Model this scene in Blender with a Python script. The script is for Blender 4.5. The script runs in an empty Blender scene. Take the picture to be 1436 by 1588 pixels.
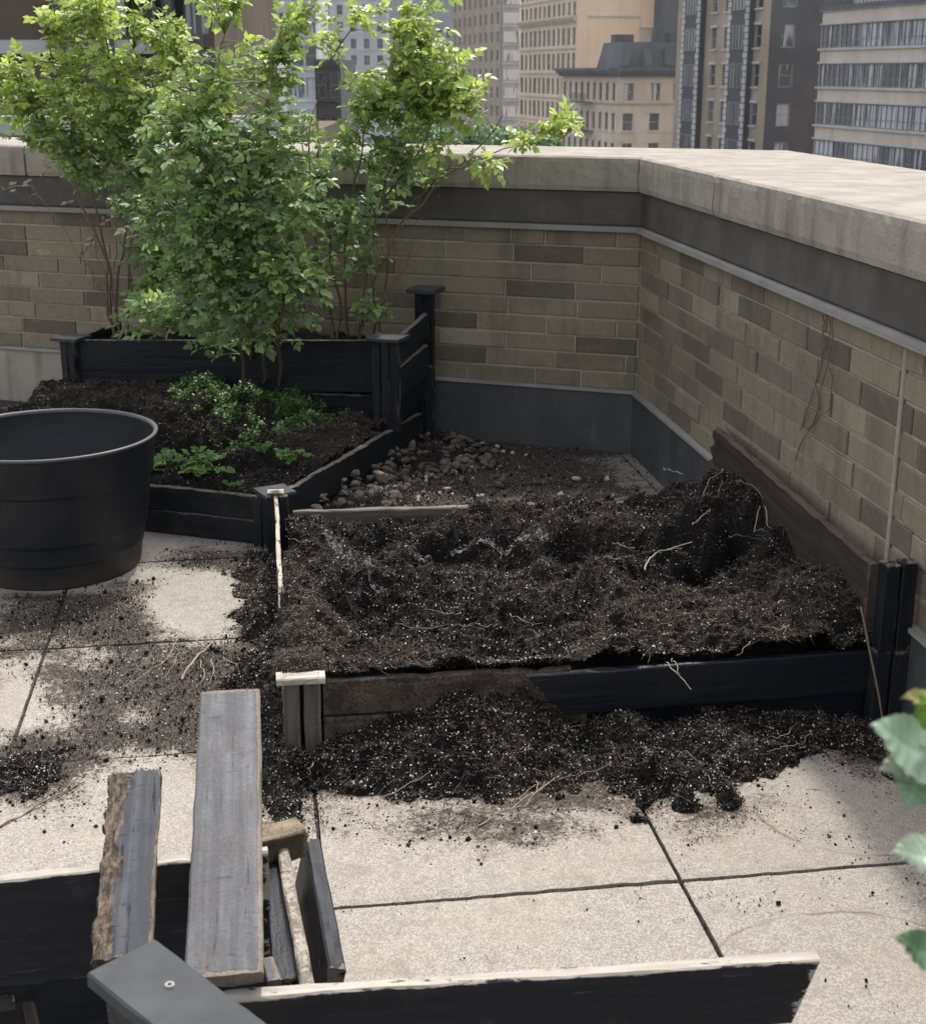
import bpy, math, random
import numpy as np
from mathutils import Vector, Matrix
random.seed(7); rng = np.random.default_rng(11)
PI = math.pi
sc = bpy.context.scene
COL = sc.collection
# ------------------------------------------------------------------ camera model (photo pixels <-> world, metres)
F = 2200.0; H = 1.45; TH = math.atan(684 / F)
FW = np.array([0, math.cos(TH), -math.sin(TH)]); UP = np.array([0, math.sin(TH), math.cos(TH)]); CAM = np.array([0, 0, H])
def ray(u, v): return np.array([(u - 718) / F, 0, 0]) + UP * (794 - v) / F + FW
def G(u, v, z=0.0):
    d = ray(u, v); return CAM + d * (z - H) / d[2]
def D(u, v, y):
    d = ray(u, v); return CAM + d * y / d[1]
def L3(*a): return np.array(a, float)

# ------------------------------------------------------------------ numpy noise
def _h(ix, iy, iz, s):
    n = (ix * 374761393 + iy * 668265263 + iz * 2147483647 + s * 1274126177) & 0xFFFFFFFF
    n = ((n ^ (n >> 13)) * 1274126177) & 0xFFFFFFFF
    n = ((n ^ (n >> 16)) * 2246822519) & 0xFFFFFFFF
    return ((n ^ (n >> 15)) & 0xFFFFFF) / float(0xFFFFFF)
def vnoise(p, s=0):
    p = np.asarray(p, float); i = np.floor(p).astype(np.int64); f = p - i; f = f * f * (3 - 2 * f)
    r = 0
    for dx in (0, 1):
        for dy in (0, 1):
            for dz in (0, 1):
                w = (f[:, 0] if dx else 1 - f[:, 0]) * (f[:, 1] if dy else 1 - f[:, 1]) * (f[:, 2] if dz else 1 - f[:, 2])
                r = r + w * _h(i[:, 0] + dx, i[:, 1] + dy, i[:, 2] + dz, s)
    return r * 2 - 1
def fbm(p, o=4, s=0, g=.5):
    r = 0; a = 1; t = 0; p = np.asarray(p, float)
    for k in range(o):
        r = r + a * vnoise(p, s + k * 17); t += a; a *= g; p = p * 2.03 + 5.1
    return r / t
def sstep(a, b, x):
    t = np.clip((x - a) / (b - a), 0, 1); return t * t * (3 - 2 * t)

# ------------------------------------------------------------------ materials
def srgb(r, g, b):
    f = lambda c: (c / 255 / 12.92) if c / 255 <= .04045 else ((c / 255 + .055) / 1.055) ** 2.4
    return (f(r), f(g), f(b), 1)
class NG:
    def __init__(s, name):
        s.m = bpy.data.materials.new(name); s.m.use_nodes = True; s.t = s.m.node_tree; s.t.nodes.clear()
        s.out = s.t.nodes.new('ShaderNodeOutputMaterial'); s.b = s.t.nodes.new('ShaderNodeBsdfPrincipled')
        s.t.links.new(s.b.outputs[0], s.out.inputs[0])
    def n(s, typ, **k):
        nd = s.t.nodes.new('ShaderNode' + typ)
        for a, v in k.items(): setattr(nd, a, v)
        return nd
    def put(s, sock, v):
        if hasattr(v, 'is_output') or isinstance(v, bpy.types.NodeSocket): s.t.links.new(v, sock)
        else:
            if isinstance(v, (tuple, list)) and len(v) == 3 and sock.type == 'RGBA': v = (*v, 1)
            if isinstance(v, (tuple, list)) and len(v) == 4 and sock.type == 'VECTOR': v = v[:3]
            sock.default_value = v
    def noise(s, vec, scale, det=4, rough=.55, dist=0, out=0):
        nd = s.n('TexNoise'); s.put(nd.inputs['Vector'], vec); nd.inputs['Scale'].default_value = scale
        nd.inputs['Detail'].default_value = det; nd.inputs['Roughness'].default_value = rough; nd.inputs['Distortion'].default_value = dist
        return nd.outputs[out]
    def vor(s, vec, scale, out='Distance', feature='F1'):
        nd = s.n('TexVoronoi', feature=feature); s.put(nd.inputs['Vector'], vec); nd.inputs['Scale'].default_value = scale
        return nd.outputs[out]
    def vmul(s, vec, v):
        nd = s.n('VectorMath', operation='MULTIPLY'); s.put(nd.inputs[0], vec); nd.inputs[1].default_value = v; return nd.outputs[0]
    def math(s, op, a, b=0.0, c=None):
        nd = s.n('Math', operation=op); s.put(nd.inputs[0], a); s.put(nd.inputs[1], b)
        if c is not None: s.put(nd.inputs[2], c)
        return nd.outputs[0]
    def mr(s, v, a, b, c=0.0, d=1.0):
        nd = s.n('MapRange'); nd.interpolation_type = 'SMOOTHSTEP'; s.put(nd.inputs[0], v)
        for k, x in enumerate((a, b, c, d)): s.put(nd.inputs[k + 1], x)
        return nd.outputs[0]
    def mix(s, f, a, b, mode='MIX'):
        nd = s.n('Mix', data_type='RGBA', blend_type=mode); s.put(nd.inputs[0], f); s.put(nd.inputs[6], a); s.put(nd.inputs[7], b)
        return nd.outputs[2]
    def attr(s, name, out='Color'):
        nd = s.n('Attribute'); nd.attribute_name = name; return nd.outputs[out]
    def pos(s): return s.n('NewGeometry').outputs['Position']
    def objc(s): return s.n('TexCoord').outputs['Object']
    def ornd(s): return s.n('ObjectInfo').outputs['Random']
    def bump(s, h, st=.5, dist=.01, nrm=None):
        nd = s.n('Bump'); nd.inputs['Strength'].default_value = st; nd.inputs['Distance'].default_value = dist; s.put(nd.inputs['Height'], h)
        if nrm is not None: s.put(nd.inputs['Normal'], nrm)
        return nd.outputs[0]
    def done(s, col, rough=.8, nrm=None, spec=.5, **k):
        s.put(s.b.inputs['Base Color'], col); s.put(s.b.inputs['Roughness'], rough); s.put(s.b.inputs['Specular IOR Level'], spec)
        if nrm is not None: s.put(s.b.inputs['Normal'], nrm)
        for a, v in k.items(): s.put(s.b.inputs[a.replace('_', ' ')], v)
        return s.m

def wood_mat(name, paint, wood, chip=.62, grime=(.06, .05, .04), grimeamt=.35, rough=.6, wearamt=.45, wood2=None, blotch=None, cracks=0.0, rotw=0, soiled=0):
    g = NG(name); bc = g.attr('bc', 'Vector'); wear = g.attr('wear', 'Fac')
    gv = g.vmul(bc, (3, 60, 60)); grain = g.noise(gv, 1.0, 5, .6)
    chipn = g.noise(g.vmul(bc, (16, 60, 60)), 1.0, 6, .75); big = g.noise(bc, 5, 3)
    v = g.math('ADD', g.math('MULTIPLY', wear, wearamt), chipn)
    v = g.math('ADD', v, g.math('MULTIPLY', g.math('SUBTRACT', big, .5), .25))
    mk = g.mr(v, chip, chip + .06)
    wcol = g.mix(grain, wood2 or tuple(c * .55 for c in wood[:3]), wood)
    pcol = g.mix(g.mr(grain, .35, .75), tuple(c * .7 for c in paint[:3]), tuple(min(1, c * 1.25) for c in paint[:3]))
    if blotch: pcol = g.mix(g.mr(g.noise(bc, 9, 4, .6), .52, .7), pcol, blotch)
    col = g.mix(mk, pcol, wcol)
    crk = g.mr(g.noise(g.vmul(bc, (6, 1, 130)), 1.0, 5, .75), .57, .63); crk2 = g.mr(g.noise(g.vmul(bc, (90, 1, 14)), 1.0, 5, .75), .60, .65)
    crk = g.math('MULTIPLY', g.math('MAXIMUM', crk, crk2), cracks); col = g.mix(crk, col, tuple(c * .18 for c in paint[:3]))
    pit = g.mr(g.noise(g.pos(), 240, 4, .8), .60, .72); col = g.mix(g.math('MULTIPLY', pit, .45), col, tuple(c * .35 for c in paint[:3]))
    scr = g.mr(g.noise(g.vmul(bc, (9, 1, 190)), 1.0, 5, .7), .60, .74); col = g.mix(g.math('MULTIPLY', scr, .4), col, tuple(c * .6 for c in wood[:3]))
    if rotw:
        s3 = g.n('SeparateXYZ'); g.put(s3.inputs[0], bc)
        rn_ = g.noise(g.vmul(bc, (22, 1, 22)), 1, 5, .7); bo = g.math('ADD', g.math('MULTIPLY', g.math('SUBTRACT', rn_, .5), .05), rotw)
        rk = g.mr(g.math('SUBTRACT', bo, s3.outputs[2]), -.001, .003)
        rc = g.mix(g.mr(g.noise(g.vmul(bc, (40, 40, 160)), 1, 5, .75), .35, .68), (.018, .014, .012), (.15, .112, .08)); rc = g.mix(g.mr(g.noise(bc, 60, 4, .7), .6, .7), rc, (.10, .10, .105))
        col = g.mix(rk, col, rc)
    if soiled:
        sn = g.math('ADD', g.noise(g.pos(), 16, 5, .75), g.math('MULTIPLY', g.math('SUBTRACT', g.noise(g.pos(), 170, 4, .85), .5), 1.6))
        col = g.mix(g.math('MULTIPLY', g.mr(sn, .38, .58), soiled), col, g.mix(g.noise(g.pos(), 90, 4, .8), (.012, .009, .008), (.055, .042, .033)))
    gr = g.mr(g.noise(g.pos(), 11, 5, .65), .5, .75)
    col = g.mix(g.math('MULTIPLY', gr, grimeamt), col, grime)
    h = g.math('ADD', g.math('MULTIPLY', grain, .6), g.math('MULTIPLY', mk, -.5))
    h = g.math('ADD', h, g.math('MULTIPLY', g.noise(g.pos(), 180, 3), .25))
    return g.done(col, g.mr(mk, 0, 1, rough, .9), g.bump(h, .8, .004), .2)
M = {}
M['black'] = wood_mat('black_paint', (.013, .015, .020), (.20, .17, .14), .74, grime=(.05, .042, .034), grimeamt=.4, rough=.55, wearamt=.34)
M['blackworn'] = wood_mat('worn_black_paint', (.016, .017, .021), (.15, .122, .10), .67, grimeamt=.6, rough=.6, wearamt=.26)
M['navy'] = wood_mat('navy_black_board', (.010, .0115, .017), (.25, .2, .16), .85, grimeamt=.12, rough=.42)
M['greywood'] = wood_mat('grey_weathered_wood', (.115, .117, .125), (.25, .215, .18), .66, grime=(.09, .075, .06), grimeamt=.5, rough=.75, wearamt=.5, blotch=(.080, .080, .085), cracks=.7, soiled=.28)
M['charred'] = wood_mat('rotten_grey_wood', (.062, .065, .073), (.19, .155, .12), .68, grime=(.03, .027, .025), grimeamt=.5, rough=.85, wearamt=.3, blotch=(.04, .04, .045), cracks=1.0, rotw=.030)
M['blackpale'] = wood_mat('black_board_pale_edge', (.014, .015, .019), (.44, .40, .35), .70, grime=(.06, .05, .04), grimeamt=.3, rough=.6, wearamt=.34)
M['palecrack'] = wood_mat('cracked_pale_wood', (.24, .21, .175), (.42, .37, .315), .5, grime=(.10, .085, .07), grimeamt=.6, rough=.9, cracks=1.0, soiled=.6)
M['rot'] = wood_mat('rotten_brown_wood', (.065, .042, .028), (.17, .12, .08), .62, grime=(.02, .015, .012), grimeamt=.8, rough=.95)
M['pale'] = wood_mat('pale_bare_wood', (.38, .33, .28), (.52, .46, .40), .5, grime=(.12, .1, .08), grimeamt=.6, rough=.85)
M['palechip'] = wood_mat('pale_flaking_edge', (.05, .045, .042), (.50, .45, .38), .56, grime=(.09, .07, .05), grimeamt=.45, rough=.9, wearamt=.15)
M['brownwood'] = wood_mat('brown_weathered_wood', (.045, .034, .028), (.11, .085, .068), .68, grime=(.02, .015, .012), grimeamt=.8, rough=.9)
M['dirtywood'] = wood_mat('dirt_stained_wood', (.115, .09, .07), (.18, .15, .12), .6, grime=(.035, .028, .022), grimeamt=1.0, rough=.92, blotch=(.08, .06, .045), soiled=.85)
M['postwood'] = wood_mat('grey_brown_post_wood', (.11, .098, .085), (.22, .195, .17), .62, grime=(.04, .034, .03), grimeamt=.5, rough=.85)
M['moss'] = wood_mat('mossy_wood', (.13, .10, .065), (.30, .24, .17), .6, soiled=.5, grime=(.06, .085, .012), grimeamt=1.0, rough=.95, blotch=(.10, .12, .02))
M['capold'] = wood_mat('dark_grey_cap_paint', (.085, .088, .092), (.25, .22, .2), .86, grime=(.06, .06, .06), grimeamt=.3, rough=.5, wearamt=.3)

def soil_mat():
    g = NG('potting_soil'); p = g.pos(); dry = g.attr('dry', 'Fac')  # soil tone attribute: painted shade in bed hollows, painted light on ridges
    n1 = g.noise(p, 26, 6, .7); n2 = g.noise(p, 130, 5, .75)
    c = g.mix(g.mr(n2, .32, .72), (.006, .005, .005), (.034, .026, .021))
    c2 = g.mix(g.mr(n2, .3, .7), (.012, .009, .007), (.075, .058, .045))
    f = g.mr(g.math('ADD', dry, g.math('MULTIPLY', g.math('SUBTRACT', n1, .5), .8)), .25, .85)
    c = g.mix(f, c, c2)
    h = g.math('ADD', g.math('MULTIPLY', n1, .5), n2)
    v = g.vor(p, 210); h = g.math('ADD', h, g.math('MULTIPLY', v, .6))
    return g.done(c, .95, g.bump(h, 1.0, .02), .25)
M['soil'] = soil_mat()
def simple(name, col, rough=.85, var=.25, scale=60, spec=.3, rnd=0):
    g = NG(name); n = g.noise(g.pos(), scale, 4)
    c = g.mix(n, tuple(x * (1 - var) for x in col[:3]), tuple(min(1, x * (1 + var)) for x in col[:3]))
    if rnd: c = g.mix(g.math('MULTIPLY', g.ornd(), rnd), c, tuple(x * .3 for x in col[:3]))
    return g.done(c, rough, g.bump(n, .3, .003), spec)
M['crumb'] = simple('soil_crumb', (.0085, .0072, .0068), .95, .6, 90, .2)
M['crumb_brown'] = simple('brown_soil_crumb', (.062, .048, .038), .95, .5, 90, .2)
M['perlite'] = simple('perlite', (.62, .60, .57), .9, .15)
M['fibre'] = simple('root_fibre', (.105, .082, .064), .9, .4)
M['cap'] = simple('grey_cap_paint', (.050, .052, .056), .75, .4, 22, .2)
M['root'] = simple('pale_root', (.27, .22, .175), .85, .25)
M['twig'] = simple('brown_twig', (.17, .12, .085), .85, .3)
M['cane'] = simple('rose_cane', (.14, .10, .06), .7, .3)
M['greencane'] = simple('green_cane', (.13, .20, .05), .55, .25)
M['deadleaf'] = simple('dead_leaf', (.40, .30, .24), .85, .3)

def paving_mat():
    g = NG('concrete_paving'); p = g.pos(); dirt = g.attr('dirt', 'Fac'); tone = g.attr('tone', 'Fac')
    sp = g.vor(p, 380, 'Color'); spk = g.n('SeparateColor'); g.put(spk.inputs[0], sp)
    big = g.noise(p, 3.5, 5, .6); fine = g.noise(p, 420, 2, .7); mid = g.noise(p, 28, 4, .6)
    c = g.mix(g.mr(spk.outputs[0], .1, .95), (.20, .182, .160), (.385, .352, .312))
    c = g.mix(g.mr(fine, .54, .74), c, (.095, .083, .072)); c = g.mix(g.mr(g.noise(p, 170, 3, .7), .60, .74, 0, .6), c, (.12, .105, .09))
    c = g.mix(g.math('MULTIPLY', g.mr(big, .45, .7), .35), c, (.30, .25, .205))
    c = g.mix(g.math('MULTIPLY', g.mr(mid, .48, .70), .5), c, (.19, .165, .143)); c = g.mix(g.mr(g.noise(p, 6, 6, .7, 1.5), .54, .68, 0, .45), c, (.17, .145, .12))
    c = g.mix(g.math('MULTIPLY', tone, .35), c, (.24, .205, .175))
    # ring stains left by pots
    for (cx, cy, r) in ((.80, 2.62, .20), (.67, 1.93, .30)):
        d = g.n('VectorMath', operation='DISTANCE'); g.put(d.inputs[0], g.vmul(p, (1, 1, 0))); d.inputs[1].default_value = (cx, cy, 0)
        a = g.math('ABSOLUTE', g.math('SUBTRACT', g.math('ADD', d.outputs['Value'], g.math('MULTIPLY', g.math('SUBTRACT', g.noise(p, 9, 2), .5), .03)), r))
        k = g.math('MULTIPLY', g.mr(a, .0, .007, 1, 0), g.mr(g.noise(p, 5, 3), .38, .58, 0, .75))
        c = g.mix(k, c, (.11, .075, .045))
    def cen(n_, a_): return g.math('MULTIPLY', g.math('SUBTRACT', n_, .5), a_)
    dn = g.math('ADD', g.math('ADD', cen(g.noise(p, 9, 5, .7), 1.1), cen(g.noise(p, 60, 5, .8), 1.1)), cen(g.noise(p, 330, 3, .8), 1.3))
    e = g.math('ADD', g.math('MULTIPLY', dirt, .95), dn)
    k = g.mr(e, .50, .60)
    d2 = g.math('ADD', g.math('ADD', cen(g.noise(p, 9, 6, .8), 2.2), cen(g.noise(p, 120, 4, .85), 1.6)), cen(g.noise(p, 500, 2, .8), 1.0))
    k2 = g.math('MULTIPLY', g.mr(g.math('ADD', dirt, d2), .34, .56), g.mr(g.noise(p, 30, 4, .7), .3, .7, .45, .85))
    dc = g.mix(g.mr(g.noise(p, 110, 4, .7), .35, .7), (.014, .011, .009), (.085, .064, .05))
    c = g.mix(k2, c, (.115, .088, .068)); c = g.mix(k, c, dc)
    h = g.math('ADD', g.math('MULTIPLY', fine, .4), g.math('MULTIPLY', spk.outputs[1], .3)); h = g.math('ADD', h, g.math('MULTIPLY', k, g.noise(p, 120, 4)))
    return g.done(c, .88, g.bump(h, .6, .003), .3)
M['paving'] = paving_mat()
M['joint'] = simple('joint_dirt', (.045, .038, .030), .95, .6, 80)

def brick_mat():
    g = NG('tan_grey_brick'); p = g.pos(); c = g.mix(1.0, g.attr('tint'), (1.16, 1.12, 1.07), 'MULTIPLY'); n = g.noise(p, 45, 5, .65); b = g.noise(p, 4, 4)
    st = g.noise(g.vmul(p, (9, 9, 1.4)), 1, 4, .6)
    c = g.mix(g.mr(n, .3, .75), g.mix(.22, c, (.02, .02, .018)), c)
    c = g.mix(g.math('MULTIPLY', g.mr(st, .48, .72), .5), c, (.075, .066, .053)); c = g.mix(g.mr(g.noise(p, 18, 5, .7), .52, .7, 0, .5), c, g.mix(.5, c, (.30, .26, .17)))
    c = g.mix(g.math('MULTIPLY', g.mr(b, .5, .75), .45), c, (.20, .18, .15)); c = g.mix(g.math('MULTIPLY', g.mr(g.noise(p, 2.2, 4, .6), .52, .7), .4), c, (.11, .095, .078))
    return g.done(c, .85, g.bump(g.math('ADD', n, g.noise(p, 260, 2)), .35, .003), .3)
M['brick'] = brick_mat()
M['mortar'] = simple('mortar', (.34, .30, .245), .95, .4, 25)
def stone_mat():
    g = NG('weathered_coping_stone'); p = g.pos(); n = g.noise(p, 7, 6, .62); f = g.noise(p, 90, 4, .7)
    st = g.noise(g.vmul(p, (14, 14, 1.6)), 1, 5, .62)
    nz = g.n('SeparateXYZ'); g.put(nz.inputs[0], g.n('NewGeometry').outputs['Normal'])
    side = g.mr(nz.outputs[2], .3, .8, 1, 0)
    c = g.mix(g.mr(n, .35, .7), (.215, .19, .165), (.30, .27, .236))
    c = g.mix(g.math('MULTIPLY', g.mr(f, .55, .8), .35), c, (.13, .11, .09))
    c = g.mix(side, c, g.mix(.5, c, (.44, .385, .325)))
    c = g.mix(g.math('MULTIPLY', side, g.mr(st, .40, .75, .08, .7)), c, (.15, .122, .095))
    pits = g.mr(g.vor(p, 34), .0, .16, 1, 0)
    c = g.mix(g.math('MULTIPLY', pits, g.mr(n, .48, .56, 0, .7)), c, (.09, .08, .07)); c = g.mix(g.mr(g.noise(p, 38, 6, .8), .60, .70, 0, .45), c, (.13, .115, .1))
    return g.done(c, .9, g.bump(g.math('ADD', f, g.math('MULTIPLY', n, .5)), .6, .008), .25)
M['stone'] = stone_mat()
def metal_mat(name, a, b, rough=.5):
    g = NG(name); p = g.pos(); n = g.noise(p, 6, 5, .6); s_ = g.noise(g.vmul(p, (30, 30, 2)), 1, 3)
    c = g.mix(g.mr(n, .35, .7), a, b); c = g.mix(g.math('MULTIPLY', g.mr(s_, .6, .8), .35), c, (.2, .19, .18))
    c = g.mix(g.mr(g.noise(p, 70, 4, .7), .66, .74), c, (.3, .29, .28))
    return g.done(c, g.mr(n, .3, .7, rough, rough + .2), g.bump(n, .15, .01), .4)
M['flash'] = metal_mat('dark_grey_flashing', (.052, .052, .055), (.072, .071, .073))
M['band'] = metal_mat('dark_brown_grey_band', (.066, .056, .049), (.105, .090, .079), .6)
M['lip'] = metal_mat('pale_metal_lip', (.23, .215, .20), (.30, .285, .27), .6)
M['caulk'] = simple('caulk', (.33, .29, .24), .9, .2)
def leaf_mat(name, trans=.4):
    g = NG(name); c = g.attr('tint'); n = g.noise(g.pos(), 120, 2)
    c = g.mix(n, g.mix(.25, c, (.01, .03, .005)), c)
    t = g.n('BsdfTranslucent'); tc = g.n('HueSaturation'); tc.inputs['Saturation'].default_value = 1.1; tc.inputs['Value'].default_value = 1.5
    g.put(tc.inputs['Color'], c); g.put(t.inputs[0], tc.outputs[0])
    g.done(c, .42, None, .45); mx = g.n('MixShader'); mx.inputs[0].default_value = trans
    g.t.links.new(g.b.outputs[0], mx.inputs[1]); g.t.links.new(t.outputs[0], mx.inputs[2]); g.t.links.new(mx.outputs[0], g.out.inputs[0])
    return g.m
M['leaf'] = leaf_mat('green_leaf'); M['paleleaf'] = leaf_mat('pale_leaf', .3)
def bucket_mat():
    g = NG('black_plastic'); p = g.objc(); n = g.noise(p, 7, 4); sc_ = g.noise(g.vmul(p, (3, 3, 60)), 1, 4)
    c = g.mix(g.mr(n, .35, .7), (.008, .009, .012), (.014, .015, .018)); c = g.mix(g.math('MULTIPLY', g.mr(g.noise(p, 9, 6, .75), .5, .75), .4), c, (.03, .028, .026)); s5 = g.n('SeparateXYZ'); g.put(s5.inputs[0], p); c = g.mix(g.math('MULTIPLY', g.mr(g.math('ADD', s5.outputs[2], g.math('MULTIPLY', g.noise(p, 14, 5, .7), .12)), .16, .04), .6), c, (.09, .075, .06)); c = g.mix(g.mr(g.noise(g.vmul(p, (30, 30, 30)), 3, 3, .8), .72, .78, 0, .6), c, (.12, .11, .1))
    return g.done(c, g.mr(sc_, .3, .7, .42, .6), g.bump(sc_, .08, .003), .3)
M['plastic'] = bucket_mat()
M['plasticrim'] = simple('highlit_plastic_rim', (.07, .07, .075), .5, .3, 40)  # pale rim highlight put into a lighter base colour
def pebble_mat(name, cols):
    g = NG(name); r = g.ornd(); nd = g.n('ValToRGB'); g.put(nd.inputs[0], r); nd.color_ramp.interpolation = 'CONSTANT'
    el = nd.color_ramp.elements; el[0].color = (*cols[0], 1); el[1].position = 1 / len(cols); el[1].color = (*cols[1], 1)
    for k in range(2, len(cols)): e = el.new(k / len(cols)); e.color = (*cols[k], 1)
    n = g.noise(g.pos(), 70, 5, .7); c = g.mix(g.mr(n, .45, .75), nd.outputs[0], (.05, .04, .032))
    return g.done(c, .8, g.bump(n, .4, .004), .35)
M['pebble'] = pebble_mat('pebble', [(.11, .08, .06), (.15, .125, .10), (.075, .055, .043), (.12, .115, .112), (.19, .145, .105), (.085, .075, .068)])
M['whitestone'] = simple('white_stone', (.48, .45, .41), .8, .25, 60)
M['clump'] = simple('tangled_clump', (.03, .024, .02), .95, .6, 120)

# ------------------------------------------------------------------ mesh builder
class MB:
    def __init__(s): s.v = []; s.f = []; s.m = []; s.a = {}; s.sm = []; s.n = 0
    def add(s, verts, faces, mi=0, smooth=False, **att):
        verts = np.asarray(verts, float); o = s.n; s.v.append(verts); s.n += len(verts)
        for f in faces: s.f.append([i + o for i in f]); s.m.append(mi); s.sm.append(smooth)
        for k, a in att.items(): s.a.setdefault(k, []).append((o, np.asarray(a, float)))
    def box(s, a, b, mi=0, R=None, o=(0, 0, 0), **att):
        x0, y0, z0 = a; x1, y1, z1 = b
        v = np.array([(x, y, z) for x in (x0, x1) for y in (y0, y1) for z in (z0, z1)], float)
        if R is not None: v = v @ np.array(R).T
        v = v + np.array(o)
        s.add(v, [(0, 1, 3, 2), (4, 6, 7, 5), (0, 4, 5, 1), (2, 3, 7, 6), (0, 2, 6, 4), (1, 5, 7, 3)], mi, **att)
    def tube(s, pts, r, n=6, mi=0):
        pts = np.asarray(pts, float); k = len(pts); r = np.broadcast_to(r, (k,))
        t = np.gradient(pts, axis=0); t /= np.linalg.norm(t, axis=1)[:, None] + 1e-9
        ref = np.array([0, 0, 1.]) if abs(t[0][2]) < .8 else np.array([1., 0, 0])
        a = np.cross(t, ref); a /= np.linalg.norm(a, axis=1)[:, None] + 1e-9; b = np.cross(t, a)
        an = np.arange(n) * 2 * PI / n
        v = pts[:, None] + r[:, None, None] * (a[:, None] * np.cos(an)[None, :, None] + b[:, None] * np.sin(an)[None, :, None])
        fs = [(i * n + j, i * n + (j + 1) % n, (i + 1) * n + (j + 1) % n, (i + 1) * n + j) for i in range(k - 1) for j in range(n)]
        fs += [tuple(range(n))[::-1], tuple((k - 1) * n + j for j in range(n))]
        s.add(v.reshape(-1, 3), fs, mi, True)
    def build(s, name, mats, parent=None, loc=None, props=None):
        me = bpy.data.meshes.new(name); V = np.concatenate(s.v) if s.v else np.zeros((0, 3))
        base = np.array(parent['_w'] if parent is not None else (loc if loc is not None else (0, 0, 0)), float)
        if loc is None and parent is None: base = np.array([V[:, 0].mean(), V[:, 1].mean(), V[:, 2].min()])
        me.from_pydata((V - base).tolist(), [], s.f)
        for m in (mats if isinstance(mats, (list, tuple)) else [mats]): me.materials.append(M[m])
        me.polygons.foreach_set('material_index', s.m); me.polygons.foreach_set('use_smooth', s.sm)
        for k, L in s.a.items():
            dim = 1 if L[0][1].ndim == 1 else L[0][1].shape[1]
            arr = np.zeros((len(V), dim))
            for o, a in L: arr[o:o + len(a)] = a.reshape(len(a), dim)
            if dim == 1: at = me.attributes.new(k, 'FLOAT', 'POINT'); at.data.foreach_set('value', arr.ravel())
            elif k == 'bc': at = me.attributes.new(k, 'FLOAT_VECTOR', 'POINT'); at.data.foreach_set('vector', arr.ravel())
            else:
                at = me.attributes.new(k, 'FLOAT_COLOR', 'POINT'); at.data.foreach_set('color', np.c_[arr, np.ones(len(V))].ravel())
        me.update()
        o = bpy.data.objects.new(name, me); COL.objects.link(o); o['_w'] = [float(x) for x in base]
        if parent is not None: o.parent = parent
        else: o.location = base
        if props: tag(o, **props)
        return o
def tag(o, label=None, category=None, group=None, kind=None):
    for k, v in (('label', label), ('category', category), ('group', group), ('kind', kind)):
        if v: o[k] = v
    return o
def root(name, loc, label, category, group=None):
    o = bpy.data.objects.new(name, None); COL.objects.link(o); o.location = loc; o['_w'] = [float(x) for x in loc]; o.empty_display_size = .1
    return tag(o, label, category, group)
def bigmesh(name, V, Fq, mats, mi=None, attrs=None, smooth=False, loc=(0, 0, 0), parent=None):
    """fast mesh from arrays; Fq is (n,3) or (n,4)"""
    me = bpy.data.meshes.new(name); V = np.asarray(V, float) - np.array(loc if parent is None else parent['_w'], float); k = Fq.shape[1]
    me.vertices.add(len(V)); me.vertices.foreach_set('co', V.ravel().astype(np.float32))
    me.loops.add(Fq.size); me.loops.foreach_set('vertex_index', Fq.ravel().astype(np.int32))
    me.polygons.add(len(Fq)); me.polygons.foreach_set('loop_start', np.arange(0, Fq.size, k, dtype=np.int32)); me.polygons.foreach_set('loop_total', np.full(len(Fq), k, np.int32))
    for m in mats: me.materials.append(M[m])
    if mi is not None: me.polygons.foreach_set('material_index', np.asarray(mi, np.int32))
    me.polygons.foreach_set('use_smooth', np.full(len(Fq), smooth))
    for kk, a in (attrs or {}).items():
        if a.ndim == 1: at = me.attributes.new(kk, 'FLOAT', 'POINT'); at.data.foreach_set('value', a.astype(np.float32))
        else: at = me.attributes.new(kk, 'FLOAT_COLOR', 'POINT'); at.data.foreach_set('color', np.c_[a, np.ones(len(a))].ravel().astype(np.float32))
    me.update(calc_edges=True); me.validate()
    o = bpy.data.objects.new(name, me); COL.objects.link(o)
    if parent is not None: o.parent = parent; o['_w'] = list(parent['_w'])
    else: o.location = loc; o['_w'] = [float(x) for x in loc]
    return o

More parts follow.
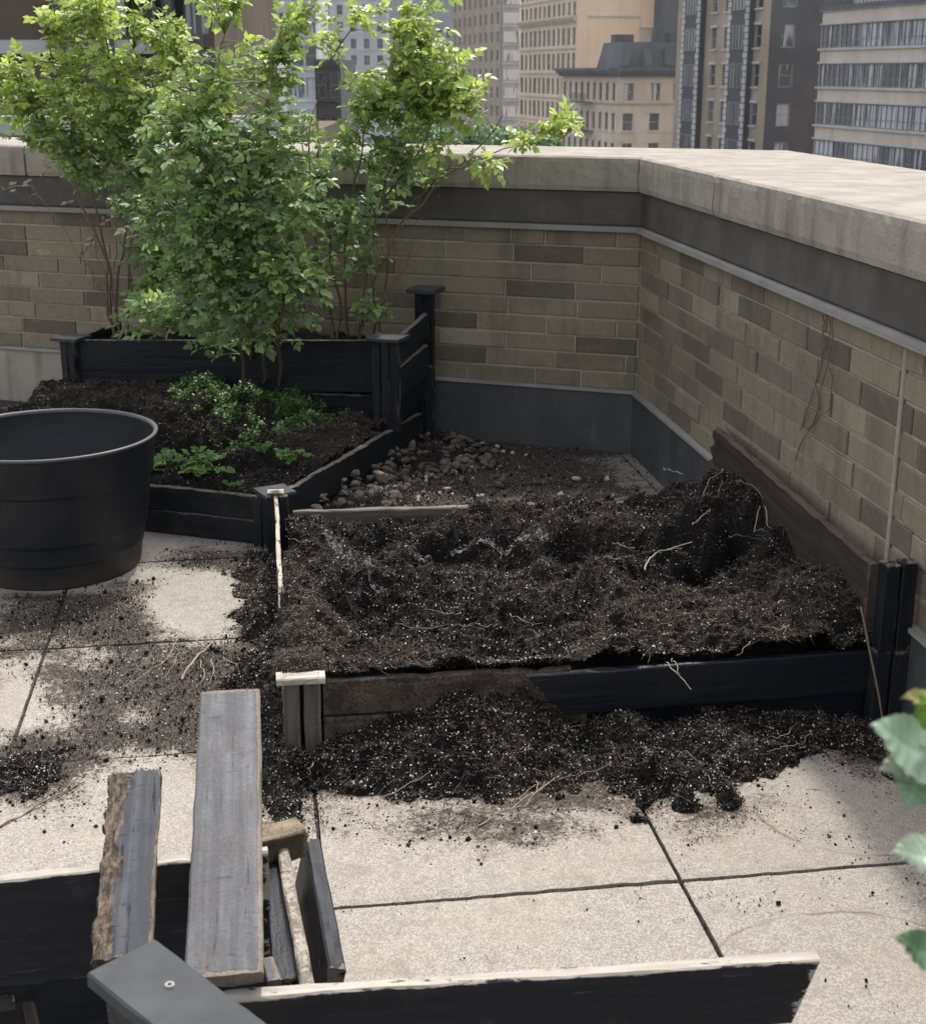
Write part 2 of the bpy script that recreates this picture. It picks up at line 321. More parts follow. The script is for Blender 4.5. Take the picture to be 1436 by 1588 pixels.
def board(mb, p0, p1, up, h, t, mi=0, rough=.0015, seg=.025, nh=5, rotdip=0, wear_top=1, jag0=0, jag1=0, slant1=0, seed=0, bite=0):
    """plank: centre line of its lower edge p0->p1, height h along up, thickness t"""
    p0 = np.array(p0, float); p1 = np.array(p1, float); ax = p1 - p0; Ln = np.linalg.norm(ax); ax /= Ln
    up = np.array(up, float); up -= ax * (up @ ax); up /= np.linalg.norm(up); sd = np.cross(ax, up)
    ns = max(2, int(Ln / seg)); c = min(.003, t * .2)
    prof = []
    for k in range(nh + 1):
        y = c + (h - 2 * c) * k / nh
        if k == nh: prof.append((t / 2, h - max(.008, c * 1.5), 0))
        prof.append((t / 2, y, .7 if k >= nh else (.05 if k == 0 else 0)))
    prof.append((t / 2 - c, h, 1)); prof.append((0, h, 1)); prof.append((-t / 2 + c, h, 1))
    for k in range(nh + 1):
        y = h - c - (h - 2 * c) * k / nh; prof.append((-t / 2, y, .7 if k == 0 else (.05 if k >= nh else 0)))
        if k == 0: prof.append((-t / 2, h - max(.008, c * 1.5), 0))
    prof.append((-t / 2 + c, 0, .15)); prof.append((t / 2 - c, 0, .15))
    prof = np.array(prof); m = len(prof); V = []; A = []; B = []; r = np.random.default_rng(seed + 3)
    j0 = (r.random(m) - .3) * jag0; j1 = (r.random(m) - .3) * jag1
    for i in range(ns + 1):
        x = Ln * i / ns; xx = np.full(m, x)
        if i == 0: xx = xx + j0
        if i == ns: xx = xx - j1
        xx = np.where(prof[:, 1] < h, xx - (slant1 * (1 - prof[:, 1] / h)) * (x / Ln) ** 8, xx)
        q = np.c_[xx * 9, prof[:, 0] * 40, prof[:, 1] * 30 + seed * 7.3]
        nn = fbm(q, 3, seed); n2 = fbm(q * 2.2 + 9, 3, seed + 5)
        s_ = prof[:, 0] + nn * rough; u_ = prof[:, 1] + n2 * rough * (1.6 if True else 1)
        if rotdip:
            lim = rotdip + fbm(np.c_[xx * 22, 0 * xx, 0 * xx + seed], 4, seed + 2) * .03
            ins_ = sstep(0, .006, lim - prof[:, 1]); s_ = s_ - np.sign(prof[:, 0]) * ins_ * (.003 + .006 * np.abs(fbm(np.c_[xx * 60, prof[:, 1] * 160, 0 * xx], 4, seed + 4, .7)))
            u_ = u_ + (prof[:, 1] < .004) * np.abs(fbm(np.c_[xx * 30, 0 * xx, 0 * xx], 4, seed + 6, .7)) * .022
        if bite:
            bt = sstep(.0, .6, fbm(np.c_[xx * 22, 0 * xx, 0 * xx + seed], 5, seed + 8, .65) + .05) * bite
            u_ = np.where(prof[:, 1] > h * .8, u_ - bt, u_)
        V.append(p0 + ax * xx[:, None] + sd * s_[:, None] + up * u_[:, None])
        end = 1 if i in (0, ns) else 0
        A.append(np.maximum(prof[:, 2] * wear_top, end * .8)); B.append(np.c_[xx + seed * 3.1, prof[:, 0], prof[:, 1]])
    V = np.concatenate(V); fs = []
    for i in range(ns):
        for j in range(m):
            fs.append((i * m + j, i * m + (j + 1) % m, (i + 1) * m + (j + 1) % m, (i + 1) * m + j))
    fs.append(tuple(range(m))); fs.append(tuple(ns * m + j for j in range(m))[::-1])
    fs = [f[::-1] for f in fs]
    mb.add(V, fs, mi, False, wear=np.concatenate(A), bc=np.concatenate(B))
def plank(name, mat, parent, *a, props=None, **k):
    mb = MB(); board(mb, *a, **k); return mb.build(name, mat, parent, props=props)

# ================================================================== SETTING
# slab grid
ang = math.radians(8.3); ux = np.array([math.cos(ang), math.sin(ang)]); vx = np.array([-math.sin(ang), math.cos(ang)])
S0 = np.array([-.249, 2.24]); PITCH = .664
CORN = np.array([.68, 5.459]); E1 = np.array([-.9451, .3268]); E2 = np.array([-.3268, -.9451])     # along back wall (left), towards the camera
RD = np.array([.1386, -.9903]); RN = np.array([-.9903, -.1386])                                    # along right wall (towards camera), its face normal
def inside(x, y, m=0.0):
    d1 = (x - CORN[0]) * E2[0] + (y - CORN[1]) * E2[1]; d2 = (x - CORN[0]) * RN[0] + (y - CORN[1]) * RN[1]
    return (d1 > m) & (d2 > m)
# dirt map in ground coordinates: (u, v, radius u px, radius v px, amount)
DB = [(700, 1185, 330, 55, 1.0), (900, 1230, 250, 40, .55), (760, 1275, 170, 48, .55), (1000, 1215, 90, 45, .55), (820, 1305, 60, 18, .5), (620, 1262, 130, 36, .42), (1330, 1160, 90, 45, .9),
      (1110, 1265, 130, 42, .48), (1130, 1230, 25, 20, .45), (985, 1272, 28, 16, .5), (1200, 1215, 80, 40, .2), (430, 1000, 60, 220, .9), (360, 1060, 130, 70, .8), (330, 1130, 170, 50, .6),
      (240, 1080, 150, 75, .72), (120, 1060, 120, 60, .55), (90, 960, 140, 34, .8), (200, 970, 110, 60, .78), (330, 1010, 80, 40, .5), (60, 1190, 110, 60, 1.0), (170, 1140, 140, 34, .66), (0, 1060, 60, 60, .3),
      (400, 900, 45, 60, .7), (330, 870, 90, 26, .72), (370, 960, 70, 40, .6), (20, 1000, 120, 36, .6), (440, 1190, 60, 50, .9), (240, 915, 80, 26, .62), (290, 1170, 60, 16, .45), (1390, 1220, 60, 40, .3),
      (740, 740, 260, 50, .75), (620, 780, 150, 30, .9), (900, 760, 130, 30, .55), (700, 690, 160, 30, .9), (1060, 800, 120, 40, .6), (860, 700, 160, 14, .7), (20, 624, 70, 12, 1.0), (110, 928, 150, 12, .6), (560, 1300, 60, 20, .35), (900, 1290, 80, 22, .45), (350, 1190, 60, 20, .4), (1300, 1290, 80, 20, .25), (800, 730, 220, 22, .6), (980, 730, 90, 40, .35)]
CLEAN = [(300, 935, 66, 40, 1.1), (205, 1230, 110, 28, .25), (210, 1105, 40, 20, .35), (1000, 735, 60, 20, .2), (1260, 1195, 60, 25, .45), (30, 1080, 30, 50, .3)]
def blobs(x, y, L):
    r = np.zeros_like(x)
    for (u, v, ru, rv, a) in L:
        c = G(u, v); e = G(u + ru, v); w = G(u, v + rv); n = G(u, v - rv)
        rx = abs(e[0] - c[0]); ry = (n[1] - w[1]) / 2
        xr = x - c[0] - (y - c[1]) * c[0] / c[1]
        k = a * np.exp(-((xr / rx) ** 2 + ((y - c[1]) / ry) ** 2) ** 1.3 * .9)
        r = np.maximum(r, k) + .25 * np.minimum(r, k)
    return r
def dirt(x, y): return np.clip(blobs(x, y, DB) - blobs(x, y, CLEAN), 0, 1.1)
GP = .0042
def make_paving():
    V = []; Fc = []; A = []; T = []; n0 = 0; rr = random.Random(5)
    for i in range(-5, 5):
        for j in range(-4, 7):
            o = S0 + ux * i * PITCH + vx * j * PITCH; c = o + (ux + vx) * PITCH / 2
            if c[1] < .2 or c[1] > 7.2 or abs(c[0]) > 3.2: continue
            n = 44 if c[1] > 1.2 else 8
            t = np.r_[GP, np.linspace(GP, PITCH - GP, n), PITCH - GP]; n += 2
            a, b = np.meshgrid(t, t, indexing='ij')
            ii, jj = np.meshgrid(range(n), range(n), indexing='ij'); skirt = (ii == 0) | (jj == 0) | (ii == n - 1) | (jj == n - 1)
            X = o[0] + ux[0] * a + vx[0] * b; Y = o[1] + ux[1] * a + vx[1] * b
            wob = fbm(np.c_[X.ravel() * 30, Y.ravel() * 30, np.zeros(X.size)], 3, 4).reshape(X.shape)
            rim = (ii == 1) | (jj == 1) | (ii == n - 2) | (jj == n - 2)
            Z = (rr.random() - .5) * .003 + (a / PITCH - .5) * (rr.random() - .5) * .004 + wob * .0005
            Z = np.where(rim, Z - .002 + .002 * wob, Z); Z = np.where(skirt, -.035, Z)
            inw = np.where(rim | skirt, np.maximum(0, wob) * .006, 0)
            X = X + (c[0] - X) * inw; Y = Y + (c[1] - Y) * inw
            V.append(np.c_[X.ravel(), Y.ravel(), Z.ravel()]); A.append(dirt(X.ravel(), Y.ravel())); T.append(np.full(X.size, rr.random()))
            k = np.arange(n * n).reshape(n, n) + n0; n0 += n * n
            Fc.append(np.c_[k[:-1, :-1].ravel(), k[1:, :-1].ravel(), k[1:, 1:].ravel(), k[:-1, 1:].ravel()])
    V = np.concatenate(V); Fc = np.concatenate(Fc)
    # drop slab faces lying beyond the parapet
    cx = V[Fc].mean(1); keep = inside(cx[:, 0], cx[:, 1], -.12)
    return V, Fc[keep], np.concatenate(A), np.concatenate(T)
V, Fc, A, T = make_paving()
o = bigmesh('paving', V, Fc, ['paving'], attrs={'dirt': A, 'tone': T}); tag(o, 'square concrete paving slabs with dark joints, strewn with spilled soil', kind='structure')
mb = MB(); mb.add([(-4, -1.5, -.014), (4, -1.5, -.014), (4, 7.5, -.014), (-4, 7.5, -.014)], [(0, 1, 2, 3)])
gx = MB()
t = np.linspace(-3.2, 3.2, 160); s_ = np.linspace(-.5, 7, 180)
P5 = [CORN + E1 * 4.2, CORN, CORN + RD * 7.5, np.array([-4.5, -2.0])]
pv = [(p[0], p[1], -.012) for p in P5] + [(p[0], p[1], -.3) for p in P5]
mb = MB(); mb.add(pv, [(3, 2, 1, 0), (4, 5, 6, 7), (0, 1, 5, 4), (1, 2, 6, 5), (2, 3, 7, 6), (3, 0, 4, 7)]); o = mb.build('ground', 'joint', loc=(0, 0, 0)); tag(o, 'dirt filled bedding under the terrace slabs', kind='structure')

# ---- parapet walls
OUTW = .72
def wall_section(nm, label, d, n, Ln, miter, seed, joints):
    """wall along direction d from the corner with face normal n (towards the terrace)"""
    r = root(nm, (float(CORN[0] + d[0] * Ln / 2 + n[0] * -.2), float(CORN[1] + d[1] * Ln / 2 + n[1] * -.2), 0), label, 'wall', 'parapet walls of the terrace')
    W3 = lambda s, o, z: (CORN[0] + d[0] * s + n[0] * o, CORN[1] + d[1] * s + n[1] * o, z)
    def bx(mb, s0, s1, o0, o1, z0, z1, mi=0, k0=0, k1=0, **att):
        v = [W3(s0 + (k0 * o0), o0, z0), W3(s0 + (k0 * o0), o0, z1), W3(s0 + (k0 * o1), o1, z0), W3(s0 + (k0 * o1), o1, z1),
             W3(s1, o0, z0), W3(s1, o0, z1), W3(s1, o1, z0), W3(s1, o1, z1)]
        mb.add(v, [(0, 1, 3, 2), (4, 6, 7, 5), (0, 4, 5, 1), (2, 3, 7, 6), (0, 2, 6, 4), (1, 5, 7, 3)], mi, **att)
    k = miter      # position of the mitre plane: s = k*o
    # brickwork
    mb = MB(); rr = random.Random(seed)
    bx(mb, 0, Ln, -.60, -.0022, .0, .885, 1, k0=k)
    z = .249 + .004; H9 = (.872 - .249) / 9
    for row in range(9):
        s = -rr.random() * .25; z0 = .249 + row * H9 + .004; z1 = z0 + H9 - .008
        prevdark = False
        while s < Ln:
            w = .285 if rr.random() > .22 else rr.choice((.14, .19, .215)); a = max(s + .004, .012 if d[0] > 0 else .005); b = min(s + w - .004, Ln); s += w
            if b - a < .02: continue
            q = rr.random(); br = rr.uniform(.82, 1.15)
            if nm == 'x': base = (.2, .2, .2)
            if q < .45: base = (.215, .186, .138)
            elif q < .68: base = (.185, .158, .122)
            elif q < .86: base = (.135, .112, .088)
            else: base = (.25, .217, .165)
            cc = np.array([c * br for c in base]); e = .0025; jz = rr.uniform(-.0015, .0015); pr = rr.uniform(0, .0055)
            v = []
            for (oo, ins) in ((-.004, 0), (pr - .001, 0), (pr + .0015, e)):
                for (ss, zz) in ((a + ins, z0 + ins + jz), (b - ins, z0 + ins + jz), (b - ins, z1 - ins + jz), (a + ins, z1 - ins + jz)): v.append(W3(ss, oo, zz))
            fs = []
            for L in (0, 4):
                for j in range(4): fs.append((L + j, L + (j + 1) % 4, L + 4 + (j + 1) % 4, L + 4 + j))
            fs.append((8, 9, 10, 11)); mb.add(v, fs, 0, tint=np.tile(cc, (12, 1)))
    mb.build('brickwork', ['brick', 'mortar'], r)
    # base flashing with a lip, laid in sheets
    mb = MB(); s = 0; q = 0
    while s < Ln:
        e = min(Ln, s + 1.2); bx(mb, s + (.0 if q else 0), e, -.003, .016 + .002 * (q % 2), -.01, .238 + .003 * (q % 2), 2 if (d[0] < 0 and q > 1) else 0, k0=(k if q == 0 else 0)); s = e - .0; q += 1
    bx(mb, .0, Ln, -.003, .026, .2415, .253, 1, k0=k)
    mb.build('base_flashing', ['flash', 'lip', 'stone'], r)
    # dark band of panels and pale ledge under it
    mb = MB(); s = 0; q = 0
    for e in list(joints) + [Ln]:
        bx(mb, s + (.0025 if q else 0), e - .0025, -.2, .008 + .002 * (q % 2), .893, 1.0115, 0, k0=(k if q == 0 else 0)); s = e; q += 1
    bx(mb, 0, Ln, -.2, .002, .885, 1.014, 1, k0=k)
    mb.build('band', ['band', 'flash'], r)
    mb = MB(); bx(mb, 0, Ln, -.02, .030, .874, .8845, 0, k0=k); bx(mb, 0, Ln, .026, .0305, .866, .8735, 0, k0=k); mb.build('ledge', 'lip', r)
    # coping stones
    s = 0; q = 0
    for e in list(joints) + [Ln]:
        a = s + (.006 if q else .003); b = e - .006; kk = k if q == 0 else 0
        ns = max(3, int((b - a) / .03)); no = 16; rows = []
        prof = [(.022, 1.017), (.026, 1.035), (.026, 1.06), (.026, 1.09), (.025, 1.12), (.022, 1.137), (.012, 1.1435)] + [(.012 - (OUTW - .02) * j / no, 1.1445) for j in range(1, no)] + [(-OUTW, 1.14), (-OUTW, 1.017), (-.05, 1.017)]
        pr = np.array(prof); m = len(pr); vs = []
        for i in range(ns + 1):
            t_ = i / ns; ss = a + (b - a) * t_ + kk * pr[:, 0] * (1 - t_)
            x = CORN[0] + d[0] * ss + n[0] * pr[:, 0]; y = CORN[1] + d[1] * ss + n[1] * pr[:, 0]; zz = pr[:, 1].copy()
            nn = fbm(np.c_[x * 22, y * 22, zz * 22], 4, 3); front = pr[:, 0] > 0
            ch = np.maximum(0, fbm(np.c_[x * 30, y * 30, zz * 10], 4, 31) - .5) * .010 * (abs(pr[:, 1] - 1.137) < .01)
            off = np.where(front, nn * .006 - ch, 0); zz = zz + nn * .0012 - ch * .6
            edge = 1 if i in (0, ns) and not (i == 0 and q == 0) else 0
            vs.append(np.c_[x + n[0] * off, y + n[1] * off, zz - edge * .003 * (pr[:, 1] > 1.13)])
        vs = np.concatenate(vs); fs = [(i * m + j, (i + 1) * m + j, (i + 1) * m + (j + 1) % m, i * m + (j + 1) % m) for i in range(ns) for j in range(m)]
        fs += [tuple(range(m)), tuple(ns * m + j for j in range(m))[::-1]]
        if d[0] > 0: fs = [f[::-1] for f in fs]
        mb = MB(); mb.add(vs, fs, 0, False); mb.build('coping_stone', 'stone', r); s = e; q += 1
    return r, W3, bx
bis = E2 + RN; bis /= np.linalg.norm(bis)
kb = (bis @ E1) / (bis @ E2); kr = (bis @ RD) / (bis @ RN)
WB, WBf, bxB = wall_section('parapet_wall', 'tan and grey brick parapet wall running behind the rose bushes to the left', E1, E2, 4.3, kb, 3, (1.32, 2.72, 3.9))
WR, WRf, bxR = wall_section('parapet_wall', 'tan brick parapet wall along the right side, in two shades of olive brick', RD, RN, 6.5, kr, 9, (.93, 2.55, 4.1, 5.5))
mb = MB(); mb.tube([WRf(2.325, .004, z) for z in np.linspace(.26, .865, 14)], .0065, 6); mb.build('caulked_joint', 'caulk', WR)
# building body under the terrace
mb = MB(); q = [CORN + E1 * 4.3 - E2 * .6, CORN - bis * .68, CORN + RD * 6.5 - RN * .6, np.array([-5, -6.0])]
v = [(p[0], p[1], -.32) for p in q] + [(p[0], p[1], -45) for p in q]
mb.add(v, [(3, 2, 1, 0), (4, 5, 6, 7), (0, 1, 5, 4), (1, 2, 6, 5), (2, 3, 7, 6), (3, 0, 4, 7)]); o = mb.build('apartment_building', 'mortar'); tag(o, 'brick building carrying the roof terrace in the foreground', 'building')
# ================================================================== BITS (crumbs, perlite, fibres)
def rotmats(n, r):
    q = r.normal(size=(n, 4)); q /= np.linalg.norm(q, axis=1)[:, None]; w, x, y, z = q.T
    return np.stack([np.stack([1 - 2 * (y * y + z * z), 2 * (x * y - z * w), 2 * (x * z + y * w)], 1),
                     np.stack([2 * (x * y + z * w), 1 - 2 * (x * x + z * z), 2 * (y * z - x * w)], 1),
                     np.stack([2 * (x * z - y * w), 2 * (y * z + x * w), 1 - 2 * (x * x + y * y)], 1)], 1)
OV = np.array([(1, 0, 0), (-1, 0, 0), (0, 1, 0), (0, -1, 0), (0, 0, 1), (0, 0, -1)], float)
OF = np.array([(0, 2, 4), (2, 1, 4), (1, 3, 4), (3, 0, 4), (2, 0, 5), (1, 2, 5), (3, 1, 5), (0, 3, 5)])
def bits(p, size, r):
    n = len(p); v = OV[None] * r.uniform(.5, 1.3, (n, 6, 1)) * size[:, None, None] * .5
    v = np.einsum('nij,nkj->nki', rotmats(n, r), v) + p[:, None]
    return v.reshape(-1, 3), (OF[None] + np.arange(n)[:, None, None] * 6).reshape(-1, 3)
TV = np.array([(1, 0, -.5), (-.5, .87, -.5), (-.5, -.87, -.5), (0, 0, .9)], float); TF = np.array([(0, 1, 3), (1, 2, 3), (2, 0, 3), (0, 2, 1)])
def grains(p, size, r):
    n = len(p); v = TV[None] * r.uniform(.5, 1.3, (n, 4, 1)) * size[:, None, None] * .55; v = np.einsum('nij,nkj->nki', rotmats(n, r), v) + p[:, None]
    return v.reshape(-1, 3), (TF[None] + np.arange(n)[:, None, None] * 4).reshape(-1, 3)
def fibres(p, ln, wd, r, seg=4, flat=.35):
    n = len(p); a = r.uniform(0, 2 * PI, n); e = r.normal(size=n) * flat
    d = np.c_[np.cos(a) * np.cos(e), np.sin(a) * np.cos(e), np.sin(e)]
    b = r.normal(size=(n, 3)) * .5; t = np.linspace(-.5, .5, seg + 1)
    c = p[:, None] + (d[:, None] * t[None, :, None] + b[:, None] * (t ** 2)[None, :, None]) * ln[:, None, None]
    s_ = np.cross(d, r.normal(size=(n, 3))); s_ /= np.linalg.norm(s_, axis=1)[:, None] + 1e-9
    w = wd[:, None, None] * .5
    v = np.stack([c - s_[:, None] * w, c + s_[:, None] * w], 2).reshape(n, -1, 3)
    f = []
    for i in range(seg): f += [(2 * i, 2 * i + 1, 2 * i + 3), (2 * i, 2 * i + 3, 2 * i + 2)]
    f = np.array(f); return v.reshape(-1, 3), (f[None] + np.arange(n)[:, None, None] * v.shape[1]).reshape(-1, 3)
class Acc:
    def __init__(s): s.V = []; s.F = []; s.M = []; s.D = []; s.n = 0
    def add(s, V, Fc, mi, dry=None):
        s.V.append(V); s.F.append(Fc + s.n); s.M.append(np.full(len(Fc), mi)); s.D.append(np.zeros(len(V)) if dry is None else dry); s.n += len(V)
    def build(s, name, label, mats=('soil', 'crumb', 'crumb_brown', 'perlite', 'fibre')):
        V = np.concatenate(s.V); o = bigmesh(name, V, np.concatenate(s.F), mats, np.concatenate(s.M), {'dry': np.concatenate(s.D)}, loc=(float(V[:, 0].mean()), float(V[:, 1].mean()), 0))
        return tag(o, label, 'soil', None, 'stuff')
def gridF(nx, ny):
    k = np.arange(nx * ny).reshape(nx, ny); a, b, c, d = k[:-1, :-1].ravel(), k[1:, :-1].ravel(), k[1:, 1:].ravel(), k[:-1, 1:].ravel()
    return np.concatenate([np.c_[a, b, c], np.c_[a, c, d]])
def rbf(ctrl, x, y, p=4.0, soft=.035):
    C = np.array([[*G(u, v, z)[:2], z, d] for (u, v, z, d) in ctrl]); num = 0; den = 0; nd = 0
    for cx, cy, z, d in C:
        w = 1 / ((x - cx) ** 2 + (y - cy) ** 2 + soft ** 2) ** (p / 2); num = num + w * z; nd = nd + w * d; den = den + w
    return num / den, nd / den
def rough_soil(x, y, amp=1.0):
    q = np.c_[x, y, x * 0]
    n = fbm(q * 6, 4, 21, .6) * .060 + (1 - abs(fbm(q * 14, 4, 27, .6)) * 2.4) * .030 - .016 + fbm(q * 55, 3, 33) * .012 + fbm(q * 150, 2, 39) * .005
    return n.reshape(-1) * amp
# ------------------------------------------------------------------ soil of the emptied front bed; last control value paints lit ridges, shaded hollows
CT = [(470, 815, .12, .4), (560, 826, .06, .2), (700, 826, .08, .3), (830, 815, .11, .5), (940, 800, .12, .6), (1060, 770, .20, .3), (1120, 742, .30, .3), (1180, 790, .26, .4), (640, 812, .09, .5),
      (460, 880, .17, .7), (560, 885, .07, .1), (680, 862, .045, 0), (760, 850, .06, .1), (800, 885, .10, .1), (895, 893, .05, 0), (860, 860, .12, .6), (960, 850, .17, .6), (1060, 850, .18, .5), (1150, 850, .2, .4), (1260, 880, .23, .8),
      (455, 960, .20, .9), (448, 900, .185, .8), (448, 1000, .21, .9), (432, 930, .205, .9), (432, 980, .205, .9), (436, 1030, .205, .9), (1300, 1008, .215, .6), (1200, 1012, .205, .6), (1345, 1000, .21, .5), (530, 960, .06, .1), (650, 950, .05, 0), (780, 950, .08, .1), (900, 955, .10, .2), (960, 915, .15, .6), (1085, 945, .02, 0), (1120, 915, .06, 0), (1180, 930, .19, .6), (1300, 930, .24, .9), (1240, 960, .22, .9),
      (450, 1030, .20, .9), (560, 1020, .17, .7), (600, 1000, .10, .2), (700, 1000, .09, .1), (680, 1030, .18, .6), (800, 1015, .14, .3), (920, 990, .17, .6), (1040, 985, .18, .7), (1200, 985, .21, .7), (1320, 985, .20, .5),
      (700, 1042, .200, .9), (850, 1040, .195, .6), (1000, 1024, .20, .5), (1150, 1014, .20, .5), (600, 1048, .2, .9), (500, 1045, .2, .9), (1010, 900, .17, .5), (1110, 800, .25, .3), (1000, 800, .14, .6)]
CT += [(505, 828, .13, .8), (540, 856, .12, .8), (572, 880, .11, .7), (610, 842, .11, .8), (660, 822, .11, .8), (740, 812, .11, .8), (820, 818, .12, .8), (600, 865, .045, 0), (720, 862, .04, 0), (800, 865, .06, 0), (885, 880, .02, 0), (862, 905, .10, .6), (895, 910, .03, 0), (880, 935, .14, .8), (960, 950, .17, .9), (1040, 990, .19, .9), (1010, 930, .06, 0), (1060, 920, .01, 0), (1120, 940, .02, 0), (1140, 900, .06, .0), (1000, 895, .10, .1), (940, 875, .17, .7), (1190, 890, .21, .7), (1220, 930, .24, 1), (1280, 900, .24, 1), (1260, 980, .22, 1), (1150, 985, .20, 1), (560, 960, .05, 0), (620, 980, .04, 0), (720, 970, .04, 0), (820, 985, .07, 0), (760, 920, .09, .3), (640, 920, .08, .2), (560, 910, .09, .3), (500, 900, .13, .6)]
CT += [(1230, 805, .26, .5), (1290, 855, .27, .7), (1165, 765, .31, .4), (1210, 830, .25, .6), (1100, 770, .27, .3), (1320, 890, .265, .8), (470, 806, .14, .5), (540, 806, .135, .6), (600, 804, .13, .5), (700, 803, .135, .5), (780, 800, .135, .6), (860, 797, .14, .6), (940, 792, .14, .6)]
A0, A1, A2, A3 = L3(-.405, 2.83), L3(.96, 3.0), L3(.80, 4.50), L3(-.55, 4.30)
def bedgrid(A0, A1, A2, A3, nx, ny):
    s, t = np.meshgrid(np.linspace(0, 1, nx), np.linspace(0, 1, ny), indexing='ij'); s = s.ravel(); t = t.ravel()
    p = A0 * ((1 - s) * (1 - t))[:, None] + A1 * (s * (1 - t))[:, None] + A2 * (s * t)[:, None] + A3 * ((1 - s) * t)[:, None]
    return p, s, t
def relief(z): return np.where(z < .16, .16 - (.16 - z) * 1.35, z)
def soil_field(ctrl, corners, nx, ny, name, label, ncr, npr, nfb, seed, amp=1.0, crust=.5):
    r = np.random.default_rng(seed); p, s, t = bedgrid(*corners, nx, ny)
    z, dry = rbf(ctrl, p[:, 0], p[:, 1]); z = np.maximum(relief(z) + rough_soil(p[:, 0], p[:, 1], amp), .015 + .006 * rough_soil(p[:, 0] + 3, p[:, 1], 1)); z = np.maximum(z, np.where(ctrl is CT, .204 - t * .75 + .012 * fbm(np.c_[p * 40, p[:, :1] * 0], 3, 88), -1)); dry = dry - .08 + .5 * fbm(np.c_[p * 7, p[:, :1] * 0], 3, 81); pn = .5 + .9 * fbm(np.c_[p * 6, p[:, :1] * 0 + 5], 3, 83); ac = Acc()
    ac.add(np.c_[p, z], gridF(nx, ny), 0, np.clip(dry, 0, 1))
    def samp(n, bias=0):
        i = r.integers(0, len(p), n); 
        if bias: i = i[r.random(n) < np.clip(dry[i] * bias + (1 - bias), 0.05, 1)]
        return np.c_[p[i] + r.normal(size=(len(i), 2)) * .004, z[i]], dry[i]
    q, d = samp(ncr); sz = np.clip(r.lognormal(-5.35, .5, len(q)), .002, .016); v, f = bits(q + [0, 0, .001], sz, r)
    dm = np.repeat(d + r.normal(size=len(d)) * .16 > crust, 8); ac.add(v[:], f[~dm], 1); ac.add(v, f[dm], 2)  # brown crumbs on the painted lit ridges, black ones in the hollows
    q, d = samp(int(npr * 1.5)); kk_ = r.random(len(q)) < np.clip(.75 + .9 * fbm(np.c_[q[:, :2] * 6, q[:, :1] * 0 + 5], 3, 83), .12, 1) * .8; q = q[kk_]; v, f = bits(q + [0, 0, .002], np.clip(r.lognormal(-6.05, .5, len(q)), .0011, .0062), r); ac.add(v, f, 3)
    q, d = samp(int(nfb * 1.6)); q = q[r.random(len(q)) < np.clip(.25 + d * .8, .15, 1)]; v, f = fibres(q + [0, 0, .004], r.uniform(.012, .05, len(q)), r.uniform(.0006, .0013, len(q)), r); ac.add(v, f, 4)
    return ac.build(name, label), (p, z)
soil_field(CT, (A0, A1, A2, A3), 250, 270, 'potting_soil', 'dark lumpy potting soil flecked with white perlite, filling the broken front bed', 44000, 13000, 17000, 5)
# ------------------------------------------------------------------ spilled soil on the paving
def board_y(x): return 2.872 + (x + .33) * .144
pu = [-.42, -.34, -.28, -.16, -.05, .06, .13, .2, .27, .35, .44, .55, .66, .8, .95, 1.0]
pz = [.03, .03, .035, .085, .115, .135, .15, .07, .0, .055, .01, .06, .015, -.01, .0, .0]
pw_u = [410, 480, 560, 600, 700, 780, 860, 930, 1000, 1060, 1120, 1200, 1240, 1290, 1370, 1400]
pw_v = [1225, 1232, 1236, 1240, 1245, 1242, 1238, 1222, 1248, 1238, 1238, 1212, 1172, 1168, 1205, 1220]
pwx = [G(u, v)[0] for u, v in zip(pw_u, pw_v)]; pwy = [G(u, v)[1] for u, v in zip(pw_u, pw_v)]
def spill(x, y):
    yb = board_y(x); ye = np.interp(x, pwx, pwy); ye = ye + fbm(np.c_[x * 14, y * 14, x * 0], 5, 71, .65) * .075
    t = (yb - y) / np.maximum(yb - ye, .03); pr = np.interp(x, pu, pz) + fbm(np.c_[x * 12, y * 2, x * 0], 2, 73) * .01
    h = (pr + .012) * np.clip(1 - t, 0, 1.2) ** 1.25 + .030 * np.clip(np.sin(np.clip(t, 0, 1) * PI), 0, 1) - .004
    h = np.where(t > 1, -.016 - (t - 1) * .12, h); h = np.where(x < -.40, h - (-.40 - x) * .8, h)
    return np.where(x > .97, h - (x - .97) * .6, h)
def leftspill(x, y):
    # heap along the left board of the bed and down past the post
    xb = -.39 - (y - 2.87) * .132
    w = np.interp(y, [2.2, 2.5, 2.8, 3.2, 3.6, 4.0, 4.3], [.02, .05, .10, .13, .11, .08, .05]) * (1 + .7 * fbm(np.c_[x * 9, y * 9, x * 0], 4, 77)); d = (xb - x) / np.maximum(w, .01)
    hh = np.interp(y, [2.45, 2.7, 3.0, 3.3, 3.7, 4.1, 4.4], [.0, .045, .10, .11, .08, .04, .0])
    h = hh * np.exp(-np.clip(d, 0, 9) ** 2 * 1.5) - .012; return np.where(x > xb + .02, -.02, h)
def heap(x, y, u, v, ru, rv, a):
    c = G(u, v); rx = G(u + ru, v)[0] - c[0]; ry = (G(u, v - rv)[1] - G(u, v + rv)[1]) / 2
    return a * np.exp(-((x - c[0]) / rx) ** 2 - ((y - c[1]) / ry) ** 2)
X, Y = np.meshgrid(np.arange(-1.35, 1.04, .0075), np.arange(2.25, 4.6, .0075), indexing='ij'); sh = X.shape; x = X.ravel(); y = Y.ravel()
h = np.maximum(spill(x, y), leftspill(x, y)); h = np.where(y > board_y(x) + .0, np.where(x < -.35, leftspill(x, y), -.05), h)
